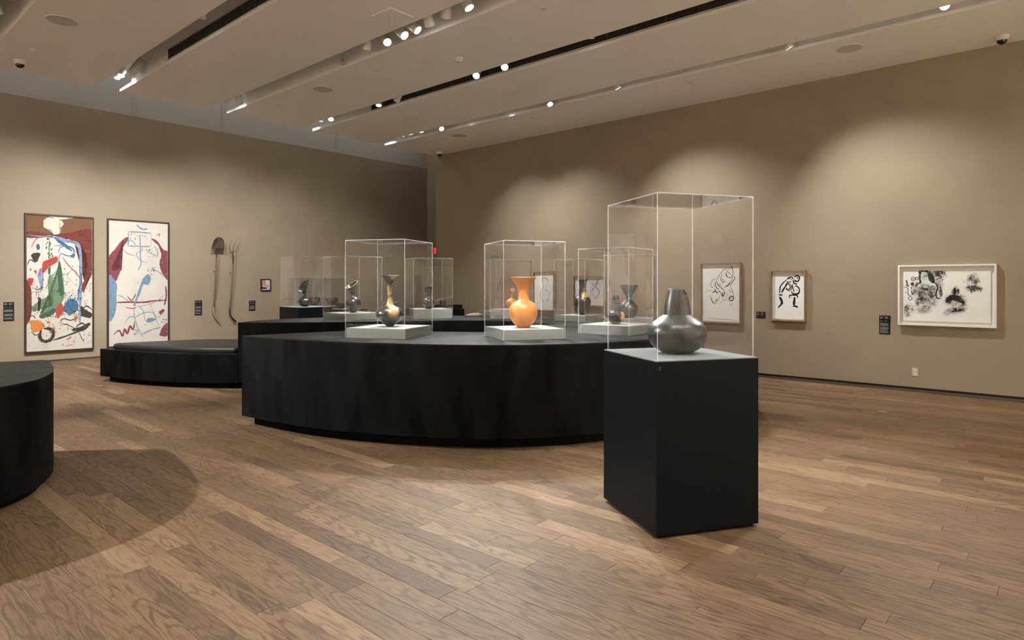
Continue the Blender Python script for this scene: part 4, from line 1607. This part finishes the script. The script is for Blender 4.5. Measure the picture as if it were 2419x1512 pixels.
# --- wide ink and wash drawing in a white frame
t, w, h = hung('framed_drawing', 'white framed wide ink wash drawing with clustered faces and blots', 'drawing', 'R', 1.795, 0.692, 0.927, 1.761, 'framed drawings on the right wall')
frame_parts(t, w, h, 0.022, 0.066, M['white_frame'], M['mat'], 0.010)
pw, ph = w - 0.125, h - 0.135
sheet_part(t, pw, ph, 0.060, 0.022, M['paper'])
S = Sheet(355, 155, 1220, 690, pw, ph, 8)
W1, W2 = soft_wash('ink_wash_pale', (0.20, 0.20, 0.21, 1), 0.75), soft_wash('ink_wash_mid', (0.035, 0.035, 0.037, 1), 0.95)
W3 = wash('ink_wash_dark', (0.014, 0.014, 0.015, 1), 0.8, 70)
bm = bmesh.new()
for x, y, rx, ry, ro in [(590, 350, 130, 100, 0.2), (560, 450, 110, 80, 0), (640, 470, 90, 90, 0.4), (420, 560, 90, 60, 0.2), (560, 570, 110, 60, 0), (400, 620, 70, 40, 0), (880, 470, 130, 90, 0), (890, 570, 120, 45, -0.1),
                         (1060, 260, 80, 80, 0), (1060, 340, 100, 50, 0), (720, 210, 90, 60, 0), (720, 300, 60, 80, 0), (580, 215, 50, 70, 0), (800, 600, 50, 30, 0), (480, 350, 50, 90, 0), (890, 370, 50, 60, 0), (660, 420, 60, 60, 0)]:
    S.soft(bm, x, y, rx, ry, 0.0255, ro)
layer(t, 'pale_wash', bm, W1, 0.060)['kind'] = 'stuff'
bm = bmesh.new()
for x, y, rx, ry, ro in [(545, 460, 65, 60, 0), (530, 400, 40, 60, 0.3), (380, 570, 40, 55, 0), (580, 350, 70, 50, 0), (650, 350, 45, 60, 0), (890, 565, 120, 26, -0.08), (950, 430, 36, 34, 0), (1060, 345, 90, 34, 0), (1030, 235, 40, 40, 0),
                         (1095, 280, 30, 40, 0), (700, 190, 60, 34, 0), (880, 385, 40, 50, 0), (640, 410, 40, 30, 0), (820, 470, 40, 60, 0.3), (960, 500, 40, 50, -0.3), (500, 500, 30, 50, 0), (735, 380, 26, 80, 0), (590, 545, 60, 30, 0)]:
    S.soft(bm, x, y, rx, ry, 0.0259, ro)
layer(t, 'mid_wash', bm, W2, 0.060)['kind'] = 'stuff'
bm = bmesh.new()
S.blob(bm, [(515, 165), (560, 158), (630, 165), (670, 220), (680, 290), (640, 280), (618, 250), (612, 190), (570, 170), (545, 180), (535, 230), (545, 285), (525, 290), (518, 230)], 0.0263, 3)
S.blob(bm, [(790, 490), (800, 440), (850, 410), (920, 420), (975, 480), (960, 500), (900, 470), (840, 470)], 0.0263, 4)
S.blob(bm, [(868, 340), (888, 338), (892, 400), (870, 410)], 0.0263, 4)
S.blob(bm, [(905, 350), (920, 352), (920, 390), (908, 395)], 0.0263, 3)
for x, y, r in [(457, 243, 20), (497, 240, 14), (427, 452, 19), (710, 200, 16), (745, 180, 14), (735, 225, 13), (770, 190, 12)]:
    S.stroke(bm, [(x + r * math.cos(a), y + r * math.sin(a)) for a in [i * 0.7 for i in range(10)]], 8, 0.0263, False)
S.ell(bm, 448, 298, 17, 20, 0.0263, 3)
S.ell(bm, 457, 243, 7, 7, 0.0263)
for pts, wd in [([(385, 260), (400, 310), (408, 330)], 16), ([(360, 330), (400, 345), (405, 410), (440, 420)], 9), ([(440, 360), (450, 410), (470, 380)], 12), ([(480, 320), (500, 300), (525, 285)], 18), ([(680, 280), (710, 330), (695, 390), (700, 440), (745, 455)], 16),
                ([(735, 300), (740, 350), (755, 400), (740, 440)], 9), ([(510, 330), (550, 360), (580, 400), (590, 420)], 8), ([(625, 380), (650, 390), (680, 375)], 6), ([(620, 410), (650, 435), (690, 410)], 6), ([(1045, 262), (1058, 262)], 12), ([(1075, 262), (1088, 260)], 12),
                ([(1060, 290), (1090, 292)], 6), ([(1000, 330), (1030, 350), (1045, 395)], 10), ([(1090, 320), (1120, 350), (1140, 345)], 10), ([(850, 570), (880, 580), (930, 570), (985, 575)], 9), ([(860, 490), (868, 495)], 8), ([(905, 488), (912, 492)], 8), ([(845, 545), (880, 550), (920, 535), (955, 500)], 7),
                ([(575, 205), (580, 206)], 6), ([(600, 205), (604, 206)], 6), ([(585, 245), (600, 246)], 5), ([(640, 180), (700, 170), (780, 165)], 7), ([(960, 262), (975, 290)], 7)]:
    S.stroke(bm, pts, wd, 0.0263)
S.dots(bm, 1000, 315, 1140, 370, 26, 3, 7, 0.0263)
S.dots(bm, 370, 250, 520, 420, 14, 3, 7, 0.0263)
S.dots(bm, 690, 160, 790, 260, 16, 3, 7, 0.0263)
layer(t, 'dark_ink', bm, W3, 0.060)

# --- two large abstract canvases on the left wall: loose stand-ins in the same colours
def paint(name, r, g, b, cover=0.85, scale=9):
    return wash(name, lin(r, g, b), cover, scale)


def canvas(label, a0, a1, z0, z1):
    t, w, h = hung('painting', label, 'painting', 'L', a0, a1, z0, z1, 'large abstract paintings on the left wall')
    frame_parts(t, w, h, 0.026, 0.055, M['dark_frame'], M['canvas'], 0.030, glaze=False)
    return t, w - 0.06, h - 0.06


t, pw, ph = canvas('large dark framed abstract painting, brown top band with green, blue, red marks', 2.930, 4.054, 0.192, 2.836)
PZ, d0 = 0.03, 0.0304
S = Sheet(195, 150, 690, 1155, pw, ph, 11)
lay = [('brown', paint('paint_umber', 112, 82, 62, 1.0), [[(190, 145), (330, 148), (440, 170), (560, 150), (695, 150), (695, 330), (600, 300), (470, 320), (330, 300), (190, 305)]], 6, []),
       ('maroon', paint('paint_maroon', 106, 58, 52, 1.0), [[(190, 270), (400, 285), (560, 260), (695, 250), (695, 560), (660, 600), (625, 720), (608, 680), (640, 590), (650, 450), (600, 360), (520, 320), (380, 310), (190, 318)], [(190, 640), (225, 690), (232, 800), (225, 900), (190, 940)]], 6, []),
       ('blue', paint('paint_blue', 122, 140, 172, 0.95), [[(560, 330), (600, 370), (612, 520), (610, 700), (604, 840), (600, 960), (585, 960), (588, 820), (592, 640), (590, 480), (570, 370), (480, 330)], [(275, 590), (300, 540), (318, 600), (312, 700), (300, 690)], [(380, 300), (460, 315), (560, 335), (480, 345), (400, 320)]], 4,
        [([(195, 300), (300, 305), (400, 300), (520, 330)], 10)]),
       ('deep_blue', paint('paint_deep_blue', 66, 100, 128, 1.0), [[(480, 800), (540, 770), (580, 810), (572, 860), (520, 890), (470, 860)], [(400, 305), (470, 345), (530, 395), (520, 405), (430, 345)], [(268, 365), (285, 365), (288, 400), (270, 402)], [(530, 440), (555, 425), (548, 455), (520, 455)]], 7,
        [([(430, 490), (445, 430), (500, 445), (540, 430), (545, 390), (500, 370), (440, 385), (430, 430)], 7), ([(390, 372), (500, 370), (570, 420)], 5), ([(600, 560), (605, 640), (585, 700), (580, 800)], 9)]),
       ('green', paint('paint_green', 98, 122, 98, 0.95), [[(440, 490), (455, 560), (470, 680), (470, 760), (430, 830), (380, 850), (300, 900), (290, 890), (340, 830), (360, 720), (400, 650), (420, 540)], [(240, 820), (330, 760), (380, 760), (380, 820), (280, 850), (240, 860)], [(350, 620), (380, 600), (390, 740), (360, 770)]], 6,
        [([(360, 330), (358, 440), (365, 520), (362, 600)], 9), ([(410, 560), (360, 640), (330, 700)], 6)]),
       ('dark_green', paint('paint_dark_green', 62, 90, 70, 1.0), [[(428, 490), (445, 520), (462, 660), (465, 740), (440, 740), (425, 620)], [(290, 895), (360, 860), (420, 850), (380, 890), (310, 915)], [(352, 540), (366, 540), (366, 580), (354, 580)]], 4, []),
       ('red', paint('paint_red', 158, 66, 62, 1.0), [[(312, 500), (360, 475), (415, 450), (420, 490), (360, 530), (312, 578)], [(410, 850), (445, 800), (470, 860), (430, 910), (412, 890)], [(205, 620), (245, 620), (225, 670)], [(248, 560), (266, 560), (262, 585)]], 5,
        [([(460, 455), (500, 510), (560, 570), (605, 630)], 6), ([(440, 975), (500, 960)], 12), ([(490, 1080), (520, 1070), (515, 1060)], 10), ([(230, 390), (250, 345), (280, 310)], 6)]),
       ('orange', paint('paint_orange', 186, 120, 66, 1.0), [[(215, 930), (270, 930), (325, 960), (300, 1000), (240, 1010), (228, 970)], [(555, 910), (578, 900), (570, 940), (550, 945)], [(340, 940), (360, 935), (355, 958)], [(582, 855), (598, 855), (592, 875)]], 5,
        [([(380, 980), (400, 1000), (395, 970)], 8), ([(480, 1130), (540, 1120)], 12)]),
       ('charcoal', paint('paint_charcoal', 62, 58, 54, 0.95), [[(600, 830), (640, 860), (690, 890), (680, 920), (640, 915), (605, 900)], [(540, 1000), (600, 990), (660, 960), (675, 975), (620, 1020), (540, 1015)], [(280, 760), (298, 770), (292, 850), (274, 850), (285, 800)], [(230, 440), (290, 430), (280, 470), (255, 500)]], 7,
        [([(300, 1000), (290, 1050), (320, 1085), (370, 1075), (390, 1030), (365, 995), (320, 990)], 26), ([(390, 1080), (480, 1055), (560, 1030), (620, 1010)], 12), ([(585, 1030), (610, 1080), (625, 1105)], 5), ([(200, 520), (220, 480), (260, 500)], 7), ([(300, 1105), (360, 1145)], 4),
         ([(312, 330), (312, 700)], 2), ([(250, 690), (280, 700), (305, 680), (290, 720)], 6), ([(440, 940), (470, 920), (520, 935), (580, 915)], 7), ([(610, 850), (650, 830), (690, 860)], 8), ([(560, 990), (610, 960), (640, 985)], 9), ([(230, 1010), (260, 1035), (300, 1020)], 6), ([(430, 700), (420, 720), (440, 705)], 4), ([(640, 420), (630, 500), (612, 560)], 4), ([(200, 900), (240, 890), (260, 915)], 5), ([(330, 880), (380, 905), (385, 870), (350, 865)], 4), ([(220, 715), (690, 718)], 2), ([(200, 330), (290, 320)], 2), ([(430, 950), (500, 970), (550, 1000), (540, 1030)], 5), ([(655, 1105), (657, 1125)], 4), ([(668, 1105), (668, 1125)], 4)]),
       ('white', paint('paint_white', 190, 186, 176, 1.0), [[(320, 230), (318, 190), (345, 165), (400, 165), (450, 180), (465, 205), (440, 240), (440, 275), (390, 285), (375, 255), (345, 250)]], 9, [])]
def paint_layers(t, S, lay, extra):
    for i, (nm, mat, blobs, jag, strokes) in enumerate(lay):
        d = d0 + 0.0008 * (i + 1)
        for q in blobs:
            bm = bmesh.new()
            S.blob(bm, q, d, jag * 0.45, 12)
            layer(t, nm + '_patch', bm, mat, PZ)
        bm = bmesh.new()
        for pts, wd in strokes:
            S.stroke(bm, pts, wd, d + 0.0004)
        for a in extra.get(nm, ()):
            S.dots(bm, *a, d + 0.0004)
        if len(bm.faces):
            layer(t, nm + '_brushwork', bm, mat, PZ)['kind'] = 'stuff'
        else:
            bm.free()


paint_layers(t, S, lay, {'dark_green': [(335, 200, 385, 480, 40, 3, 7)], 'charcoal': [(470, 520, 690, 900, 170, 1.5, 4), (210, 660, 320, 900, 60, 1.5, 4), (200, 900, 690, 1130, 60, 1.5, 4), (620, 500, 690, 720, 20, 2, 5)],
                         'orange': [(215, 900, 420, 1030, 24, 2, 6)], 'red': [(205, 540, 330, 700, 14, 2, 6), (400, 800, 480, 920, 20, 2, 5)], 'green': [(340, 560, 480, 850, 40, 2, 5)],
                         'deep_blue': [(460, 700, 600, 900, 60, 2, 6)]})

t, pw, ph = canvas('large dark framed abstract painting, white ground with maroon arcs and blue lines', 4.293, 5.478, 0.192, 2.838)
S = Sheet(805, 185, 1255, 1170, pw, ph, 12)
lay = [('wine', paint('paint_wine', 122, 66, 76, 0.95), [[(805, 480), (850, 410), (900, 340), (945, 312), (940, 345), (890, 420), (850, 500), (830, 540), (840, 580), (900, 560), (880, 600), (860, 660), (830, 650), (805, 620)],
                                                           [(1130, 315), (1170, 330), (1220, 400), (1258, 430), (1258, 640), (1230, 620), (1200, 570), (1190, 500), (1210, 440), (1180, 370), (1135, 330)], [(1195, 1090), (1215, 1040), (1258, 1010), (1258, 1110), (1195, 1110)],
                                                           [(1185, 915), (1215, 890), (1230, 905), (1200, 935)]], 4,
        [([(850, 830), (960, 828), (1060, 832), (1150, 822), (1250, 818)], 14), ([(940, 780), (975, 815), (1005, 760)], 9), ([(1015, 668), (1022, 680)], 12), ([(930, 870), (980, 880), (1010, 872)], 7),
         ([(840, 1080), (880, 1050), (905, 1095), (920, 1040), (940, 1080), (960, 1020), (985, 1050), (995, 985)], 14), ([(1160, 290), (1190, 270), (1185, 300)], 5), ([(1240, 700), (1246, 780), (1230, 860)], 9)]),
       ('steel_blue', paint('paint_steel', 104, 130, 152, 1.0), [[(805, 630), (840, 645), (865, 700), (860, 760), (858, 870), (840, 940), (805, 955)], [(1060, 640), (1100, 605), (1122, 640), (1100, 690), (1060, 690), (1040, 760), (1010, 820), (1000, 860), (985, 850), (1005, 800), (1030, 720)],
                                                        [(1085, 975), (1110, 960), (1165, 972), (1120, 995), (1090, 992)]], 3,
        [([(945, 268), (1040, 268), (1125, 272)], 9), ([(948, 270), (948, 330), (945, 382)], 7), ([(945, 382), (1040, 382), (1120, 380)], 8), ([(1126, 272), (1120, 380)], 6), ([(1036, 285), (1038, 380), (1040, 470), (1045, 520), (1020, 575)], 8), ([(1010, 210), (1050, 240), (1095, 238)], 12),
         ([(1045, 385), (1055, 410), (1010, 440), (1020, 470), (1050, 500), (1095, 510)], 5), ([(975, 275), (1035, 300)], 4), ([(950, 350), (970, 335), (1010, 380)], 5), ([(1080, 400), (1110, 430), (1170, 455)], 6), ([(1175, 460), (1090, 462)], 7), ([(1160, 548), (1130, 560), (1190, 590), (1245, 640)], 7),
         ([(1110, 600), (1145, 550)], 8), ([(870, 770), (910, 790), (950, 820)], 6), ([(990, 860), (995, 950), (1020, 1040), (1060, 1110)], 6), ([(920, 995), (960, 945), (1000, 950), (1060, 920), (1130, 915), (1170, 960), (1210, 930)], 6), ([(1010, 850), (1060, 900), (1075, 985)], 5), ([(1115, 845), (1150, 940), (1190, 1040)], 4),
         ([(1200, 1040), (1120, 1060), (1050, 1090)], 8), ([(1020, 575), (1030, 560)], 16), ([(985, 1050), (1020, 1060), (990, 1090), (1030, 1080)], 6), ([(1020, 870), (1080, 855), (1160, 830), (1235, 770)], 4)]),
       ('ink_speck', paint('paint_ink', 45, 40, 48, 1.0), [], 0, [([(915, 380), (905, 405), (940, 440), (1000, 460)], 3), ([(1145, 370), (1175, 420), (1170, 460)], 3), ([(1236, 700), (1240, 790), (1225, 860)], 4)])]
paint_layers(t, S, lay, {'ink_speck': [(950, 285, 1110, 345, 12, 1.5, 4), (1090, 400, 1140, 440, 8, 1.5, 4), (860, 440, 900, 490, 10, 1.5, 3), (1090, 560, 1150, 620, 14, 1.5, 4),
                                       (1200, 970, 1250, 1010, 12, 1.5, 4), (830, 640, 1240, 1090, 24, 1, 3)]})

# --- small pink picture
t, w, h = hung('painting', 'small black framed pink and grey picture right of the garden fork', 'painting', 'L', 7.574, 7.813, 1.345, 1.620)
frame_parts(t, w, h, 0.010, 0.06, M['black_frame'], M['mat'], 0.03, glaze=False)
S = Sheet(415, 305, 700, 685, w - 0.02, h - 0.02, 21)
for i, (nm, mat, blobs) in enumerate([
        ('lilac_ground', paint('paint_lilac', 186, 178, 186, 1.2), [[(412, 300), (702, 300), (702, 690), (412, 690)]]),
        ('pink_wash', paint('paint_pink', 178, 128, 136, 1.0), [[(415, 310), (530, 310), (520, 480), (560, 500), (660, 520), (650, 590), (480, 560), (440, 530)]]),
        ('black_shape', paint('paint_black', 20, 20, 24, 1.2), [[(420, 570), (480, 590), (580, 605), (580, 645), (440, 645)]]),
        ('ochre_mark', paint('paint_ochre', 196, 150, 96, 1.2), [[(510, 510), (560, 505), (580, 550), (520, 550)]])]):
    bm = bmesh.new()
    for q in blobs:
        S.blob(bm, q, 0.0304 + 0.0004 * i, 4, 4)
    layer(t, nm, bm, mat, 0.01)


# --- wall text panels (print too small to read in the photograph)
def wall_label(label, wall, a0, a1, z0, z1, rows):
    t, w, h = hung('wall_label', label, 'wall label', wall, a0, a1, z0, z1, 'black wall labels')
    bm = bmesh.new()
    box(bm, -w / 2, w / 2, -0.006, 0, 0, h)
    obj('panel', bm, M['label_black'], t)
    bm = bmesh.new()
    RR = random.Random(int(a0 * 1000))
    for y0, cols, n in rows:          # y from the top as a share of the height, columns, lines
        lh = 0.012
        for k in range(n):
            z = h * (1 - y0) - k * lh
            if z < 0.01:
                continue
            for (c0, c1) in cols:
                x0 = -w / 2 + c0 * w
                x1 = -w / 2 + (c1 - RR.uniform(0, 0.1)) * w
                vv = [bm.verts.new(p) for p in ((x0, -0.0065, z - 0.006), (x1, -0.0065, z - 0.006), (x1, -0.0065, z), (x0, -0.0065, z))]
                bm.faces.new(vv)
    obj('print', fix(bm), M['label_text'], t)['kind'] = 'stuff'


TWO = [(0.07, 0.40), (0.5, 0.85)]
ONE = [(0.07, 0.9)]
std = [(0.06, TWO, 3), (0.28, TWO, 1), (0.40, ONE, 4), (0.62, ONE, 4), (0.82, ONE, 3)]
wall_label('black wall label left of the brown-topped painting', 'L', 2.620, 2.777, 0.811, 1.161, std)
wall_label('black wall label between the white painting and the shovel', 'L', 6.032, 6.189, 0.790, 1.125, std)
wall_label('black wall label below the small pink picture', 'L', 7.287, 7.445, 0.850, 1.100, [(0.06, TWO, 3), (0.28, TWO, 2), (0.5, ONE, 8)])
wall_label('small black wall label between the two figure drawings', 'R', 3.789, 3.648, 0.948, 1.052, [(0.12, TWO, 4), (0.7, TWO, 1)])
wall_label('black wall label left of the white framed drawing', 'R', 2.037, 1.899, 0.782, 1.048, std)

# --- power outlet
t, w, h = hung('power_outlet', 'white double power outlet low on the right wall', 'outlet', 'R', 1.634, 1.558, 0.218, 0.332)
bm = bmesh.new()
box(bm, -w / 2, w / 2, -0.006, 0, 0, h)
bevel(bm, 0.002, 1)
obj('plate', bm, M['oak_frame'] if False else simple('outlet_beige', (0.52, 0.44, 0.32), 0.4, 0.4), t)
for z in (0.032, 0.082):
    bm = bmesh.new()
    cyl(bm, 0.017, 0.0, 0.003, 20)
    s = obj('socket', bm, M['white_metal'], t, loc=(0, -0.006, z))
    s.rotation_euler = (math.pi / 2, 0, 0)
    for x in (-0.006, 0.006):
        bm = bmesh.new()
        box(bm, x - 0.0015, x + 0.0015, -0.004, 0.005, 0.003, 0.0034)
        obj('slot', bm, M['dark_glass'], s)

# --- floor boxes
for x, y, lab in ((4.343, 7.435, 'round brass floor outlet cover on the open floor by the right wall'), (-6.057, 9.30, 'round floor outlet cover beside the black bench')):
    t = thing('floor_outlet', lab, 'outlet', (x, y, 0))
    bm = bmesh.new()
    cyl(bm, 0.062, 0.0, 0.004, 32, r1=0.060)
    obj('ring', bm, M['base_brown'], t)
    bm = bmesh.new()
    cyl(bm, 0.050, 0.004, 0.005, 32)
    obj('lid', bm, M['old_wood_pale'], t)

# --- shovel and fork hung upside down on pegs
t, w, h = hung('shovel', 'old shovel hung blade up on the left wall with a bent wooden handle', 'shovel', 'L', 6.246, 6.581, 0.566, 2.402)
SX = lambda x: (x - 235) * 0.00165          # zoom pixels to metres, handle axis at 235
SZ = lambda y: (1512 - y) * 0.001515 - 0.105


def P3(x, y, out):
    return (SX(x) + 0.03, -out, SZ(y))


bm = bmesh.new()
tube(bm, catmull([P3(237, 290, 0.16), P3(245, 360, 0.15), P3(243, 460, 0.14)], False, 4), [0.013] * 9, 10)
obj('socket', bm, M['rust'], t, smooth=True)
bm = bmesh.new()
hp_ = catmull([P3(243, 440, 0.145), P3(240, 600, 0.13), P3(236, 800, 0.11), P3(228, 1000, 0.09), P3(220, 1180, 0.075), P3(222, 1270, 0.07)], False, 4)
tube(bm, hp_, 0.018, 12)
obj('shaft', bm, M['old_wood'], t, smooth=True)
bm = bmesh.new()
tube(bm, catmull([P3(220, 1180, 0.075), P3(224, 1270, 0.07), P3(250, 1335, 0.075), P3(295, 1405, 0.085)], False, 5), 0.0195, 12)
obj('grip', bm, M['old_wood_pale'], t, smooth=True)
outline = [(160, 300), (172, 240), (190, 180), (220, 138), (262, 120), (305, 135), (330, 180), (332, 240), (320, 305), (285, 302), (240, 292), (200, 300)]
bm = bmesh.new()
pts = catmull([(x, y, 0) for x, y in outline], True, 4)
cxm, cym = 248, 215
rows_ = []
for k in range(6):
    f_ = 1 - k / 6
    rows_.append([bm.verts.new(P3(cxm + (p.x - cxm) * f_, cym + (p.y - cym) * f_, 0.165 + 0.03 * f_ * f_)) for p in pts])
n = len(pts)
for a_, b_ in zip(rows_, rows_[1:]):
    for i in range(n):
        bm.faces.new((a_[i], a_[(i + 1) % n], b_[(i + 1) % n], b_[i]))
bm.faces.new(rows_[-1])
bmesh.ops.recalc_face_normals(bm, faces=bm.faces)
bl = obj('blade', bm, M['rust'], t, smooth=True)
so = bl.modifiers.new('thickness', 'SOLIDIFY')
so.thickness = 0.004
for y, o_ in ((640, 0.125), (320, 0.15)):
    bm = bmesh.new()
    tube(bm, [P3(238, y, 0.0), P3(238, y, o_)], 0.006, 8)
    obj('peg', bm, M['rust'], t)

t, w, h = hung('garden_fork', 'old three-tined fork hung upside down beside the shovel', 'garden fork', 'L', 6.649, 6.928, 0.549, 2.391)
SX = lambda x: (x - 455) * 0.00165
bm = bmesh.new()
tube(bm, catmull([P3(455, 330, 0.17), P3(462, 420, 0.16), P3(465, 515, 0.15)], False, 4), [0.012, 0.014, 0.016, 0.018, 0.019, 0.019, 0.018, 0.017, 0.016], 10)
obj('socket', bm, M['rust'], t, smooth=True)
for pts in ([(455, 335), (420, 310), (405, 255), (412, 200), (433, 140)], [(455, 335), (455, 290), (462, 230), (493, 142)], [(455, 335), (490, 318), (512, 270), (530, 205), (568, 150)]):
    bm = bmesh.new()
    q = catmull([P3(x, y, 0.17 + 0.0001 * (335 - y)) for x, y in pts], False, 5)
    tube(bm, q, [0.0075 - 0.004 * i / (len(q) - 1) for i in range(len(q))], 8)
    obj('tine', bm, M['rust'], t, smooth=True)
bm = bmesh.new()
tube(bm, catmull([P3(465, 505, 0.15), P3(462, 650, 0.135), P3(455, 850, 0.11), P3(445, 1050, 0.09), P3(438, 1200, 0.075)], False, 4), 0.0165, 12)
obj('shaft', bm, M['old_wood'], t, smooth=True)
bm = bmesh.new()
tube(bm, catmull([P3(438, 1195, 0.075), P3(440, 1270, 0.07), P3(470, 1340, 0.075), P3(525, 1400, 0.085)], False, 5), [0.018] * 12 + [0.02] * 4, 12)
obj('grip', bm, M['dark_wood'], t, smooth=True)
for y, o_ in ((640, 0.13), (330, 0.165)):
    bm = bmesh.new()
    tube(bm, [P3(456, y, 0.0), P3(456, y, o_)], 0.006, 8)
    obj('peg', bm, M['rust'], t)
